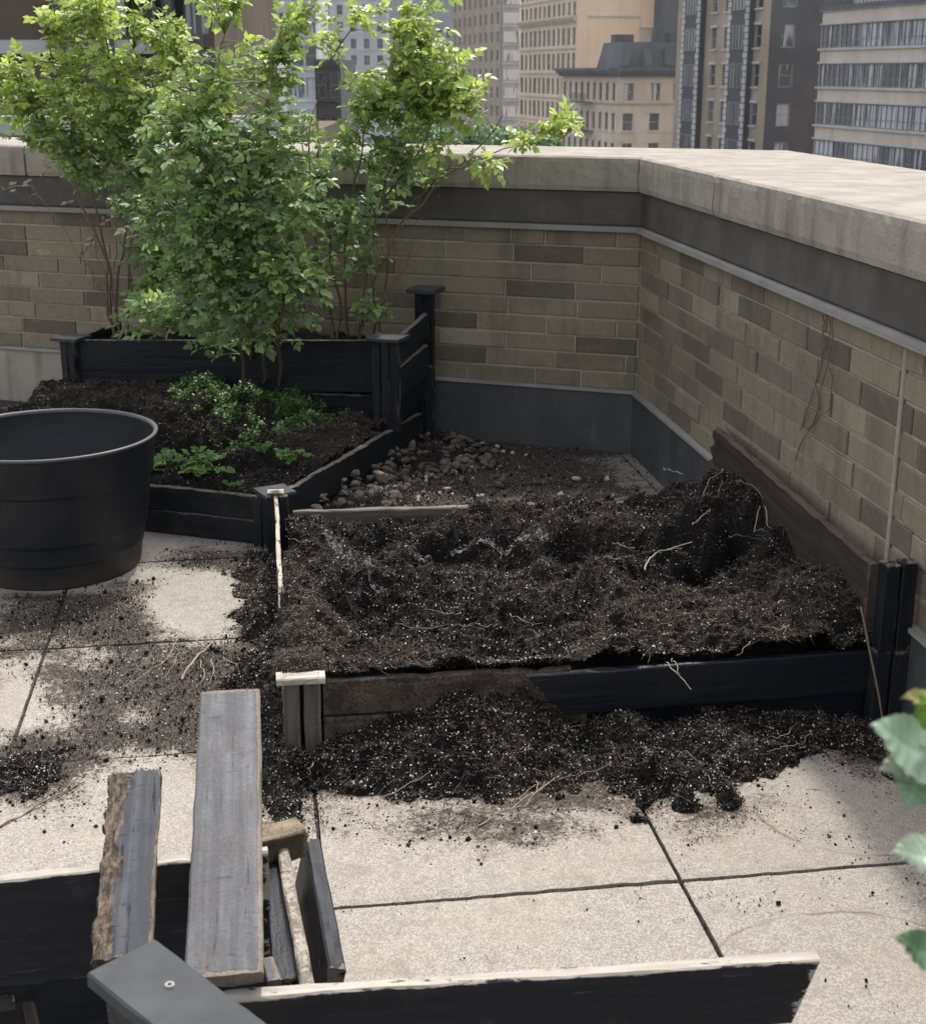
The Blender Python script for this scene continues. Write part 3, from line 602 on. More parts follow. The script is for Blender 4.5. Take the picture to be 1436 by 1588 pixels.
for a in ((50, 1200, 70, 40, .028), (95, 1165, 100, 26, .009), (1133, 1245, 20, 14, .03), (1063, 1250, 22, 14, .02), (985, 1275, 20, 9, .012), (998, 1245, 12, 10, .02), (395, 880, 22, 22, .04)):
    h = np.maximum(h, heap(x, y, *a[:4], a[4] + .012) - .018)
rn = rough_soil(x, y, .75); fade = np.clip(h / .03, 0, 1)
z = h + rn * (.35 + .65 * fade) - .001 + fbm(np.c_[x * 70, y * 70, x * 0], 3, 44) * .006
ok = (z > 0.001).reshape(sh); Fq = gridF(*sh); okf = ok.ravel()[Fq].any(1)
zz = np.maximum(z, -.003); ac = Acc(); used = np.unique(Fq[okf]); mp = np.zeros(len(x), int); mp[used] = np.arange(len(used))
brownv = np.clip(.25 + fbm(np.c_[x * 5, y * 5, x * 0], 3, 91) * .9 + .35 * np.exp(-((x - .12) / .12) ** 2), 0, 1)
brownv = np.where(x < -.36, np.clip(brownv + .25, 0, 1), brownv)
ac.add(np.c_[x, y, zz][used], mp[Fq[okf]], 0, brownv[used])
r = np.random.default_rng(8); ii = np.nonzero(z > .0015)[0]
def pick(n, idx): return idx[r.integers(0, len(idx), n)]
j = pick(30000, ii); v, f = bits(np.c_[x[j], y[j], zz[j] + .001] + r.normal(size=(len(j), 3)) * [.004, .004, 0], np.clip(r.lognormal(-5.35, .5, len(j)), .002, .014), r); dm = np.repeat(r.random(len(j)) < brownv[j] * .6, 8); ac.add(v, f[~dm], 1); ac.add(v, f[dm], 2)
j = pick(10500, ii); v, f = bits(np.c_[x[j], y[j], zz[j] + .002] + r.normal(size=(len(j), 3)) * [.004, .004, 0], np.clip(r.lognormal(-6.05, .5, len(j)), .0011, .0062), r); ac.add(v, f, 3)
j = pick(7000, ii); v, f = fibres(np.c_[x[j], y[j], zz[j] + .004], r.uniform(.01, .04, len(j)), r.uniform(.0006, .0012, len(j)), r); ac.add(v, f, 4)
ac.build('spilled_soil', 'dark heap of soil spilled on the paving in front of and left of the broken bed')
# loose crumbs strewn thinly over the slabs
gx_ = r.uniform(-1.5, 1.1, 420000); gy_ = r.uniform(1.9, 5.6, 420000); dd = dirt(gx_, gy_) + fbm(np.c_[gx_ * 9, gy_ * 9, gx_ * 0], 3, 55) * .55
k = (r.random(len(gx_)) < np.clip(dd - .10, 0.004, 1) * .22) & inside(gx_, gy_, .02); gx_ = gx_[k]; gy_ = gy_[k]; n = len(gx_)
sz = np.clip(r.lognormal(-5.75, .62, n), .0013, .020); v, f = bits(np.c_[gx_, gy_, sz * .25], sz, r); ac = Acc(); dm = np.repeat(r.random(n) < .35, 8); ac.add(v, f[~dm], 0); ac.add(v, f[dm], 1)
k = r.random(n) < .22; sz2 = np.clip(r.lognormal(-6.2, .4, k.sum()), .001, .004); v, f = bits(np.c_[gx_[k] + .004, gy_[k], sz2 * .3 + .001], sz2, r); ac.add(v, f, 2)
k = r.random(n) < .10; v, f = fibres(np.c_[gx_[k], gy_[k], np.full(k.sum(), .003)], r.uniform(.01, .035, k.sum()), np.full(k.sum(), .0009), r, flat=.08); ac.add(v, f, 3)
gx_ = r.uniform(-1.5, 1.1, 1300000); gy_ = r.uniform(2.2, 5.6, 1300000); c3 = np.c_[gx_, gy_, gx_ * 0]
dd = dirt(gx_, gy_) + fbm(c3 * 7, 3, 57) * .55 + vnoise(c3 * 40, 58) * .28; k = (r.random(len(gx_)) < np.clip(dd - .16, .0, .75) * .26) & inside(gx_, gy_, .02); gx_ = gx_[k]; gy_ = gy_[k]; n = len(gx_)
sz = np.clip(r.lognormal(-5.95, .4, n), .0015, .006); v, f = grains(np.c_[gx_, gy_, sz * .25], sz, r); q_ = r.random(n); dm = np.repeat(np.where(q_ < .52, 0, np.where(q_ < .93, 1, 2)), 4)
for i_ in range(3): ac.add(v, f[dm == i_], i_)
ac.build('soil_crumbs', 'thin scatter of soil crumbs and perlite over the pale paving slabs', ('crumb', 'crumb_brown', 'perlite', 'fibre'))
# joints packed with debris
ac = Acc(); pts = []
for i in range(-3, 4):
    for (a, b) in ((ux, vx), (vx, ux)):
        base = S0 + b * i * PITCH; t = r.uniform(-2.4, 4.4, 2600); w = r.normal(size=len(t)) * .0035; q = base + a * t[:, None] + b * w[:, None]; pts.append(q)
q = np.concatenate(pts); q = q[inside(q[:, 0], q[:, 1], .03) & (q[:, 1] > 1.6)]; v, f = bits(np.c_[q, r.uniform(-.011, -.002, len(q))], r.uniform(.0015, .005, len(q)), r); dm = np.repeat(r.random(len(q)) < .75, 8); ac.add(v, f[~dm], 0); ac.add(v, f[dm], 1)
ac.build('joint_debris', 'dark dirt packed into the joints between paving slabs', ('crumb', 'crumb_brown'))

# ================================================================== RAISED BEDS
EF = np.array([.9897, .1432]); ES = np.array([-.1432, .9897])
def R3(p, z): return (float(p[0]), float(p[1]), z)
ZUP = (0, 0, 1)
def postpiece(name, mat, parent, c, w, t, z0, z1, d=EF, seed=0, props=None, lean=(0, 0), rough=.0012, wear=.6):
    a = (c[0], c[1], z0); b = (c[0] + lean[0], c[1] + lean[1], z1); mb = MB()
    board(mb, L3(*a) - np.array([d[0], d[1], 0]) * w / 2, L3(*b) - np.array([d[0], d[1], 0]) * w / 2, (d[0], d[1], 0), w, t, seg=.02, seed=seed, wear_top=wear, rough=rough)
    return mb.build(name, mat, parent, props=props)
def capboard(name, mat, parent, c, w, z, t=.017, d=EF, seed=0, tilt=0):
    a = L3(c[0], c[1], z) - np.array([d[0], d[1], 0]) * w / 2; b = L3(c[0], c[1], z + tilt) + np.array([d[0], d[1], 0]) * w / 2
    n = np.array([-d[1], d[0], 0]); mb = MB(); board(mb, a - n * w / 2 + [0, 0, t / 2], b - n * w / 2 + [0, 0, t / 2], n, w, t, seg=.015, seed=seed, wear_top=.5)
    return mb.build(name, mat, parent)
bed = root('raised_garden_bed', (.3, 3.6, 0), 'broken black raised bed full of dark soil, its weathered low front boards facing the camera', 'garden bed', 'raised beds on the terrace')
def PF(s, o=0.0): p = np.array([-.375, 2.83]) + EF * s + ES * o; return p
mb = MB()
po = MB(); board(po, L3(*PF(.0, -.012), 0.0), L3(*PF(.0, -.012), .198), (*EF, 0), .036, .04, seed=1, seg=.02, rough=.0012)
fp = root('post', R3(PF(.04), 0), None, None); fp.parent = bed; fp.location = np.array(fp['_w']) - np.array(bed['_w'])
postpiece('board', 'postwood', fp, PF(.0, -.012), .036, .036, 0, .198, seed=1); postpiece('board', 'postwood', fp, PF(.044, -.012), .036, .036, 0, .198, seed=2, lean=(.002, 0))
postpiece('board', 'black', fp, PF(.022, .008), .05, .02, 0, .196, seed=3); capboard('cap', 'pale', fp, PF(.022, -.005), .104, .199, .016, seed=4)
fp['label'] = 'bare grey front left post of two boards under a pale cap'
plank('front_board', 'dirtywood', bed, R3(PF(.07, .0), .102), R3(PF(.62, .0), .100), ZUP, .083, .02, seed=5, rough=.004, bite=.012, props=dict(label='soil stained brown front board'))
plank('front_board', 'dirtywood', bed, R3(PF(.07, .003), .004), R3(PF(.66, .003), .004), ZUP, .092, .02, seed=6, rough=.003)
plank('front_board', 'navy', bed, R3(PF(.60, .012), .004), R3(PF(1.34, .008), .004), ZUP, .08, .02, seed=7)
plank('front_board', 'navy', bed, R3(PF(1.335, -.014), .086), R3(PF(.515, -.03), .079), ZUP, .102, .022, seed=8, slant1=.085, wear_top=.25, rough=.002, props=dict(label='black front board broken off at a slant'))
plank('left_board', 'palechip', bed, (-.578, 4.20, .0), (-.392, 2.87, -.012), ZUP, .197, .012, seed=9, rough=.003, bite=.014)
plank('back_board', 'postwood', bed, (-.54, 4.315, .0), (.40, 4.385, .008), ZUP, .112, .024, seed=10, rough=.003, jag1=.05)
plank('back_board', 'dirtywood', bed, (.36, 4.43, .0), (.80, 4.50, .02), ZUP, .094, .02, seed=11, rough=.003)
def WW(s, o, z): return (float(CORN[0] + RD[0] * s + RN[0] * o), float(CORN[1] + RD[1] * s + RN[1] * o), z)
plank('right_board', 'brownwood', bed, WW(1.16, .055, .20), WW(2.37, .055, .165), ZUP, .195, .022, seed=12, rough=.003, jag0=.09, bite=.010, nh=8)
plank('right_board', 'brownwood', bed, WW(1.22, .060, .02), WW(2.37, .060, .0), ZUP, .16, .02, seed=13)
bp = root('post', (-.585, 4.24, 0), None, None); bp.parent = bed; bp.location = np.array(bp['_w']) - np.array(bed['_w'])
postpiece('board', 'blackworn', bp, (-.60, 4.235), .030, .03, 0, .185, seed=14); postpiece('board', 'blackworn', bp, (-.562, 4.24), .030, .03, 0, .185, seed=15); capboard('cap', 'palechip', bp, (-.583, 4.235), .05, .187, .014, seed=16)
bp['label'] = 'short post with a pale chipped cap'
rp = root('post', (.985, 3.01, 0), None, None); rp.parent = bed; rp.location = np.array(rp['_w']) - np.array(bed['_w'])
for k, (px_, z0, z1) in enumerate(((.948, .0, .196), (.990, .0, .196), (.952, .199, .402), (.992, .199, .405))):
    postpiece('board', 'navy' if k > 1 else 'blackworn', rp, (px_, 2.985 + (px_ - .95) * .14), .036, .042, z0, z1, seed=20 + k, wear=.9)
rp['label'] = 'tall black corner post of stacked stakes against the wall'

# rear two-step bed (aligned with the back wall)
def E(s, o, z): p = np.array([-.60, 4.30]) + E1 * s - E2 * o; return (float(p[0]), float(p[1]), z)
lo = root('raised_garden_bed', E(.6, .6, 0), 'low black raised bed with green ground cover and rose stems, behind the black tub', 'garden bed', 'raised beds on the terrace')
plank('front_board', 'blackworn', lo, E(.03, .0, .084), E(1.46, .0, .084), ZUP, .078, .02, seed=30, rough=.002, wear_top=1.0)
plank('front_board', 'blackworn', lo, E(.03, .0, .002), E(1.46, .0, .002), ZUP, .079, .02, seed=31, rough=.002)
plank('right_board', 'black', lo, E(.005, .05, .048), E(.0, 1.30, .035), ZUP, .112, .022, seed=32, rough=.0025, wear_top=1.0, bite=.006)
plank('right_board', 'black', lo, E(.015, .05, .0), E(.015, 1.30, .0), ZUP, .05, .02, seed=33)
plank('left_board', 'black', lo, E(1.47, .02, .0), E(1.47, 1.30, .0), ZUP, .16, .02, seed=34)
q = root('post', E(-.005, .0, 0), None, None); q.parent = lo; q.location = np.array(q['_w']) - np.array(lo['_w'])
for k, s in enumerate((.045, .012)): postpiece('board', 'blackworn', q, E(s, -.018, 0), .030, .03, 0, .17, d=-E1, seed=35 + k)
capboard('cap', 'cap', q, E(.0, .01, 0), .105, .172, .012, d=np.array([.86, .5]), seed=37)
q = root('post', E(-.0, 1.33, 0), None, None); q.parent = lo; q.location = np.array(q['_w']) - np.array(lo['_w'])
for k, s in enumerate((.012, -.022)): postpiece('board', 'black', q, E(s, 1.36, 0), .032, .032, 0, .33 if k else .30, d=-E1, seed=38 + k)
up = root('raised_garden_bed', E(.6, 1.25, .2), 'taller black raised bed against the back wall, its smooth navy front board below the roses', 'garden bed', 'raised beds on the terrace')
plank('front_board', 'navy', up, E(.02, 1.03, .285), E(1.40, 1.03, .205), ZUP, .20, .02, seed=40, wear_top=.9)
plank('front_board', 'navy', up, E(.02, 1.035, .13), E(1.40, 1.035, .07), ZUP, .14, .02, seed=41)
for k, (za, zb, hh) in enumerate(((.392, .442, .10), (.255, .29, .127))):
    plank('right_board', 'black', up, E(-.012, 1.05, za), E(-.012, 1.36, zb), ZUP, hh, .02, seed=42 + k, wear_top=1.2)
plank('right_board', 'navy', up, E(.004, 1.05, .15), E(.004, 1.36, .18), ZUP, .25, .012, seed=47)
plank('left_board', 'navy', up, E(1.41, 1.05, .16), E(1.41, 1.40, .18), ZUP, .245, .02, seed=45)
q = root('post', E(.0, 1.01, .15), None, None); q.parent = up; q.location = np.array(q['_w']) - np.array(up['_w'])
for k, s in enumerate((.055, .018, -.012)): postpiece('board', 'blackworn', q, E(s, 1.005 + .012 * (k == 2), 0), .032, .034, .14, .484, d=-E1, seed=48 + k)
capboard('cap', 'cap', q, E(.02, 1.03, 0), .13, .487, .014, d=-E1, seed=51)
q = root('post', E(1.41, 1.02, .15), None, None); q.parent = up; q.location = np.array(q['_w']) - np.array(up['_w'])
for k, s in enumerate((1.395, 1.43)): postpiece('board', 'blackworn', q, E(s, 1.01, 0), .032, .034, .10, .405, d=-E1, seed=52 + k)
capboard('cap', 'cap', q, E(1.405, 1.02, 0), .12, .407, .014, d=-E1, seed=54)
q = root('post', E(-.01, 1.38, .0), None, None); q.parent = up; q.location = np.array(q['_w']) - np.array(up['_w'])
for k, s in enumerate((.02, -.018)): postpiece('board', 'navy', q, E(s, 1.375, 0), .036, .036, .15, .615, d=-E1, seed=55 + k)
capboard('cap', 'cap', q, E(.0, 1.385, 0), .12, .617, .018, d=-E1, seed=57)

CT2 = [(250, 745, .14, .3), (380, 748, .13, .3), (330, 700, .13, .0), (450, 705, .15, .5), (560, 655, .20, .8), (600, 640, .17, .5), (640, 620, .13, .4), (420, 625, .23, .4), (300, 620, .25, .4), (150, 612, .24, .7), (80, 605, .25, .8),
       (520, 690, .19, .9), (480, 680, .19, .9), (380, 665, .17, .1), (300, 665, .19, .1), (200, 650, .2, .2), (240, 690, .16, .2), (60, 640, .18, .3), (590, 600, .22, .4), (540, 605, .24, .4), (350, 600, .27, .5), (230, 615, .25, .6), (570, 700, .15, .6), (620, 660, .13, .4), (400, 730, .12, .2)]
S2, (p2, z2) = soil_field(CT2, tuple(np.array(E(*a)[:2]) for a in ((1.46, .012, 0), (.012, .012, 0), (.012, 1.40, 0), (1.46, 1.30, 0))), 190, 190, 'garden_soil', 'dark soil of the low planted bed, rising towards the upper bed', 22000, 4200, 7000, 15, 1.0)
CT3 = [(300, 500, .38, .3), (560, 500, .42, .3), (200, 500, .36, .3)]
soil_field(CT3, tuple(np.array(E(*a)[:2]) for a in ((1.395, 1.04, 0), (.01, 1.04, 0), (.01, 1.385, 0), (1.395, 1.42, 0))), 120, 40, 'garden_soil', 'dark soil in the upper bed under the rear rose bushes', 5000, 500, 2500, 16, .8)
def soilz(xy, p=p2, z=z2):
    d = ((p - np.array(xy)[:2]) ** 2).sum(1); return float(z[d.argmin()])

# ------------------------------------------------------------------ black tub
bk = root('tub', (-1.247, 4.13, 0), 'large empty black plastic plant tub with a raised rim, on the paving at left', 'plant tub')
def lathe(mb, prof, c, n=96, mi=0):
    pr = np.array(prof); a = np.arange(n) * 2 * PI / n; V = np.stack([c[0] + pr[:, 0][:, None] * np.cos(a), c[1] + pr[:, 0][:, None] * np.sin(a), c[2] + np.repeat(pr[:, 1][:, None], n, 1)], 2)
    m = len(pr); mb.add(V.reshape(-1, 3), [(i * n + j, i * n + (j + 1) % n, (i + 1) * n + (j + 1) % n, (i + 1) * n + j) for i in range(m - 1) for j in range(n)], mi, True)
H0 = .415
pr = [(.0, .004), (.235, .004), (.245, .0), (.250, .008), (.259, .07), (.2595, .072), (.2625, .074), (.263, .079), (.272, .130), (.2725, .133), (.277, .136), (.278, .142), (.298, .285), (.2985, .288), (.3045, .292), (.306, .297), (.3155, .398), (.318, .404), (.3225, .407)]
mb = MB(); lathe(mb, pr, bk['_w']); mb.build('body', 'plastic', bk)
mb = MB(); lathe(mb, [(.3225, .4055), (.3265, .409), (.3265, .413), (.323, .4155), (.317, .4152), (.3135, .412), (.312, .405)], bk['_w']); mb.build('rim', 'plasticrim', bk)
mb = MB(); lathe(mb, [(.312, .406), (.303, .295), (.29, .28), (.265, .13), (.25, .07), (.24, .012), (.0, .010)], bk['_w']); mb.build('inner_wall', 'plastic', bk)

# ------------------------------------------------------------------ foreground: dismantled box and loose planks
fb = root('dismantled_planter', (-.1, 1.7, 0), 'dismantled black planter box at the bottom edge, with long boards and a capped corner post', 'planter')
a = G(-60, 1369, .34); b = G(415, 1317, .34)
plank('rear_board', 'blackpale', fb, (a[0], a[1], .165), (b[0], b[1], .165), ZUP, .175, .022, seed=60, wear_top=1.3, rough=.0022, props=dict(label='long black board with a pale worn top edge'))
plank('rear_board', 'navy', fb, (a[0], a[1] + .012, .0), (b[0], b[1] + .012, .0), ZUP, .16, .02, seed=61)
a = G(300, 1546, .28); b = G(1268, 1476, .28)
plank('front_board', 'blackpale', fb, (a[0], a[1], .176), (b[0], b[1], .170), ZUP, .104, .024, seed=62, wear_top=1.0, slant1=.035, rough=.0022, props=dict(label='long black board with one slanted end'))
mb = MB(); hw = .0115
for t_ in np.linspace(0, 1, 1): pass
da = np.array([math.cos(math.radians(-38)), math.sin(math.radians(-38))])
zb_ = .40; cL = G(132, 1508, zb_); cB = G(268, 1475, zb_); cF = G(236, 1588, zb_); adir = cF - cL; adir /= np.linalg.norm(adir); wdir = cB - cL; wdir = wdir - adir * (wdir @ adir); wd_ = np.linalg.norm(wdir); wdir /= wd_
q = root('corner_post', tuple(float(x) for x in (cL + cB) / 2 - [0, 0, .4]), None, None); q.parent = fb; q.location = np.array(q['_w']) - np.array(fb['_w']); q['label'] = 'grey capped post end with one screw head'
mb = MB(); board(mb, cL + adir * .004 - [0, 0, .011], cL + adir * .50 - [0, 0, .03], wdir, wd_, .022, seg=.02, seed=66, wear_top=.3, nh=6); mb.build('cap', 'cap', q)
for k in (.18, .58): mb = MB(); board(mb, cL + adir * .012 + wdir * wd_ * k - [0, 0, .052], cL + adir * .50 + wdir * wd_ * k - [0, 0, .07], wdir, wd_ * .34, .056, seg=.02, seed=67 + int(k * 10), wear_top=.3); mb.build('board', 'black', q)
mb = MB(); sc0_ = G(263, 1529, zb_ - .003); lathe(mb, [(.0025, .001), (.003, .0022), (.0055, .0024), (.0062, .001), (.0064, -.002)], tuple(sc0_), 16); mb.build('screw', 'lip', q)
for k, (u0, v0, u1, v1, z0, z1, w, t, nm, mt, lab, sd) in enumerate((
    (286, 1528, 311, 1081, .298, .405, .104, .020, 'plank', 'greywood', 'longest grey weathered plank, propped across the black boards', 70),
    (136, 1500, 167, 1209, .325, .385, .083, .026, 'plank', 'charred', 'shorter rotten grey plank with a crumbling brown left edge', 71))):
    a = G(u0, v0, z0); b = G(u1, v1, z1); mb = MB(); board(mb, a, b, (1, .06, 0), w, t, seg=.012 if k == 0 else .005, nh=8 if k == 0 else 26, rotdip=0 if k == 0 else .030, wear_top=1.5 if k == 0 else 1.0, rough=.0012 if k == 0 else .002, seed=sd, jag1=.003 if k == 0 else .02, jag0=.003)
    if k == 0: mb.build('plank', mt, None, props=dict(label=lab, category='plank', group='loose planks in the foreground'))
    else:
        rt = root('plank', tuple(float(x) for x in (a + b) / 2), lab, 'plank', 'loose planks in the foreground'); mb.build('weathered_board', mt, rt)
        # crumbling rotten strip: layered slivers along the left third
        mb = MB(); ax = (b - a); sd_ = np.array([1, .06, 0]) / 1.0018; nrm = np.cross(ax / np.linalg.norm(ax), sd_); nrm *= np.sign(nrm[2])
        rr = np.random.default_rng(4)
        for i in range(26):
            t0 = rr.uniform(0, .93); l = rr.uniform(.02, .07); o0 = abs(rr.normal()) * .010 + .002 + .012 * math.sin(t0 * 9)
            pA = a + ax * t0 + sd_ * (o0 - .004) + nrm * (t / 2 - .002 + rr.uniform(0, .004)); pB = a + ax * min(1, t0 + l) + sd_ * (o0 + rr.normal() * .003 - .004) + nrm * (t / 2 - .002 + rr.uniform(0, .004))
            board(mb, pA, pB, sd_, rr.uniform(.002, .006), rr.uniform(.002, .005), seg=.008, nh=1, seed=i, rough=.001, jag0=.01, jag1=.01)
        pass
# fallen post right of the long plank
fp2 = root('fallen_post', G(450, 1400, .2), 'fallen black corner post with a mossy end, lying right of the long grey plank', 'post')
a = G(392, 1310, .27); b = G(468, 1291, .27); mb = MB(); board(mb, (a[0], a[1], .235), (b[0], b[1], .235), ZUP, .05, .045, seg=.008, seed=80, rough=.004, jag0=.01, jag1=.01); mb.build('mossy_end', 'moss', fp2)
a = G(438, 1316, .262); b = G(478, 1530, .262); mb = MB(); board(mb, a - [0, 0, .10], b - [0, 0, .10], ZUP, .10, .019, seg=.008, seed=81, rough=.003, wear_top=.6); mb.build('board', 'palecrack', fp2)
a = G(404, 1322, .235); b = G(425, 1530, .235); mb = MB(); board(mb, a - [0, 0, .0], b - [0, 0, .0], (1, 0, 0), .035, .018, seg=.02, seed=82, wear_top=0); mb.build('board', 'navy', fp2)  # black board added to stand in for the shade inside the gap
a = G(472, 1305, .24); b = G(508, 1508, .24); mb = MB(); board(mb, a - [.008, 0, .09], b - [.008, 0, .09], (.25, 0, 1), .095, .026, seg=.02, seed=83, wear_top=.2); mb.build('board', 'black', fp2)
a = G(503, 1487, .22); b = G(511, 1512, .21); mb = MB(); board(mb, a - [.01, 0, .012], b - [.01, 0, .012], (1, 0, 0), .026, .024, seg=.008, seed=84, rough=.004, wear_top=.8); mb.build('splintered_end', 'charred', fp2)
for (u0, v0, u1, v1, z, w, mt, lab) in ((405, 1493, 415, 1528, .26, .018, 'greywood', 'small pale wood offcut at the foot of the long grey plank'), (-20, 1572, 24, 1562, .13, .04, 'palechip', 'flaking white scrap of wood in the bottom left corner'), (36, 1562, 44, 1600, .13, .017, 'brownwood', 'narrow brown stick beside the flaking white scrap')):
    a = G(u0, v0, z); b = G(u1, v1, z); mb = MB(); board(mb, a, b, (1, .05, 0) if abs(u1 - u0) < 15 else (0, .8, .3), w, .012, seg=.006, seed=int(w * 900), rough=.002); mb.build('wood_scrap', mt, None, props=dict(label=lab, category='wood scrap'))

# ------------------------------------------------------------------ roots, sticks, vine
def wig(pts, n=14, amp=.006, seed=0):
    pts = np.array(pts, float); k = len(pts); t = np.linspace(0, k - 1, n * (k - 1) + 1); o = []
    for x in t:
        i = min(int(x), k - 2); f = x - i; p0 = pts[max(i - 1, 0)]; p1 = pts[i]; p2_ = pts[i + 1]; p3 = pts[min(i + 2, k - 1)]
        o.append(.5 * (2 * p1 + (p2_ - p0) * f + (2 * p0 - 5 * p1 + 4 * p2_ - p3) * f * f + (3 * p1 - p0 - 3 * p2_ + p3) * f ** 3))
    o = np.array(o); s = np.linspace(0, 1, len(o))[:, None] * 9
    return o + np.c_[vnoise(np.c_[s, s * 0, s * 0], seed), vnoise(np.c_[s, s * 0 + 4, s * 0], seed), vnoise(np.c_[s, s * 0 + 9, s * 0], seed)] * amp
def roots(name, label, cat, strands, mat='root', group=None):
    mb = MB()
    for k, (uv, r0, r1) in enumerate(strands):
        P_ = [G(u, v, z) for (u, v, z) in uv]; w = wig(P_, 8, .004, k + len(uv)); mb.tube(w, np.linspace(r0, r1, len(w)) * .78, 5)
    return mb.build(name, mat, None, props=dict(label=label, category=cat, group=group))
roots('root', 'thick pale root with splayed side roots lying on the paving left of the broken bed', 'root', [
    ([(282, 1055, .006), (296, 1030, .02), (318, 1008, .02), (330, 995, .012)], .0042, .003), ([(318, 1008, .02), (300, 990, .03), (278, 981, .01)], .0026, .0014), ([(320, 1006, .02), (305, 992, .03), (300, 975, .012)], .002, .001),
    ([(278, 981, .01), (262, 1015, .02), (225, 1045, .012), (195, 1066, .004)], .0015, .0009), ([(310, 1022, .02), (315, 1050, .02), (305, 1068, .004)], .0018, .001), ([(326, 1024, .015), (332, 1040, .02), (325, 1062, .004)], .0018, .001),
    ([(330, 1003, .015), (355, 1002, .02), (400, 998, .01)], .0014, .0008), ([(345, 1022, .015), (372, 1032, .02), (380, 1055, .004)], .0016, .0008), ([(278, 1010, .01), (270, 1030, .015), (255, 1052, .004)], .0012, .0008), ([(330, 995, .015), (328, 985, .02), (322, 980, .01)], .0018, .001)])
roots('root', 'bundle of thin pale roots at the front of the spilled soil', 'root', [
    ([(740, 1283, .006), (790, 1255, .012), (830, 1228, .02), (862, 1208, .02)], .0020, .0012), ([(742, 1262, .006), (775, 1256, .02), (815, 1250, .02), (835, 1215, .02)], .0016, .001), ([(790, 1246, .01), (825, 1222, .03), (845, 1214, .02)], .0013, .0008), ([(800, 1238, .01), (818, 1240, .03), (850, 1216, .025)], .0012, .0008),
    ([(862, 1208, .02), (900, 1200, .03), (960, 1183, .035)], .0010, .0007)])
roots('root', 'long thin root lying across the left end of the spilled soil', 'root', [([(575, 1252, .01), (610, 1230, .02), (650, 1208, .03), (668, 1197, .035)], .0012, .0008)])
roots('root', 'pale curved root on top of the soil in the middle of the bed', 'root', [([(1000, 885, .2), (1012, 862, .21), (1035, 852, .22), (1075, 842, .22)], .0035, .0022), ([(1035, 852, .22), (1060, 850, .2)], .0016, .001), ([(950, 842, .2), (985, 852, .2)], .0015, .001)])
roots('root', 'kinked pale roots sticking out of the soil against the right board', 'root', [([(1170, 825, .25), (1176, 792, .29), (1180, 785, .29)], .0022, .0014), ([(1186, 785, .29), (1190, 805, .28), (1198, 822, .26), (1225, 820, .25), (1240, 812, .24)], .0022, .0012), ([(1172, 822, .25), (1205, 826, .24)], .0014, .001), ([(1140, 745, .33), (1165, 752, .33), (1185, 775, .3)], .0013, .001), ([(1220, 750, .34), (1222, 775, .32), (1230, 800, .28), (1238, 815, .25)], .001, .0008)])
roots('root', 'arching grey roots on the soil mound in the back corner of the bed', 'root', [([(1030, 727, .33), (1060, 735, .33)], .0014, .001), ([(1092, 768, .28), (1100, 745, .32), (1122, 730, .34)], .0026, .0014), ([(1072, 814, .24), (1090, 800, .26), (1102, 790, .27)], .0026, .0018), ([(1112, 772, .28), (1120, 745, .33)], .0016, .001)])
roots('root', 'short pale root tilted up beside the brown right board', 'root', [([(1252, 856, .26), (1272, 850, .28), (1288, 838, .31)], .0028, .0016)])
roots('root', 'forked pale root hanging over the black front board', 'root', [([(1034, 1026, .20), (1052, 1048, .19), (1074, 1070, .17)], .0020, .0012), ([(1042, 1022, .21), (1052, 1040, .2), (1052, 1048, .19)], .0014, .001)])
for k in range(30):
    u = random.uniform(470, 1300); v = random.uniform(810, 1010) if k < 18 else random.uniform(1120, 1220); 
    if k < 18: c_ = np.array(G(u, v, .15)); z_, _ = rbf(CT, np.array([c_[0]]), np.array([c_[1]])); z_ = float(z_[0]) + .012
    else: z_ = .05
    a = random.uniform(0, PI); L_ = random.uniform(15, 45); pts = [(u + math.cos(a) * L_ * t, v + math.sin(a) * L_ * .35 * t + random.uniform(-5, 5), z_ + .02 * (1 - abs(t) * 1.6) * random.uniform(.3, 1)) for t in (-1, -.3, .4, 1)]
    roots('rootlet', 'thin tangled rootlet lying on the dark soil', 'root', [(pts, random.uniform(.0007, .0014), .0006)], 'root' if k % 3 else 'twig', 'rootlets strewn over the soil')
def stick(label, P_, r0, r1, mat='twig', nm='stick'):
    mb = MB(); w = wig(P_, 8, .004, 3); mb.tube(w, np.linspace(r0, r1, len(w)), 6); mb.build(nm, mat, None, props=dict(label=label, category='stick'))
stick('thin straight stick leaning from the soil down past the black corner post', [L3(.90, 3.0, .295), L3(.925, 2.93, .15), L3(.945, 2.89, .03), L3(.948, 2.88, .012)], .0028, .002)
stick('thin dry stem lying across the bare slab at left', [G(0, 1282, .004), G(50, 1255, .004), G(90, 1232, .006), G(135, 1212, .003)], .0022, .0014)
mb = MB(); vn = [[(1284, 485), (1286, 510), (1278, 545), (1270, 575), (1262, 600), (1250, 640), (1240, 665)], [(1290, 490), (1292, 520), (1284, 560), (1275, 600), (1266, 640), (1256, 665), (1240, 690), (1231, 715)], [(1278, 488), (1276, 520), (1281, 540)], [(1262, 600), (1270, 620), (1268, 645), (1252, 668)], [(1284, 560), (1290, 600), (1284, 640)]]
for k, L_ in enumerate(vn):
    P_ = []
    for (u, v) in L_:
        d = ray(u, v); n3 = np.array([*RN, 0]); t_ = (n3 @ (np.array([*(CORN + RN * .012), 0]) - CAM)) / (n3 @ d); P_.append(CAM + d * t_)
    w = wig(P_, 6, .004, k); mb.tube(w, .0016, 5)
mb.build('dried_vine', 'twig', None, props=dict(label='dried vine stem clinging to the right brick wall', category='vine'))

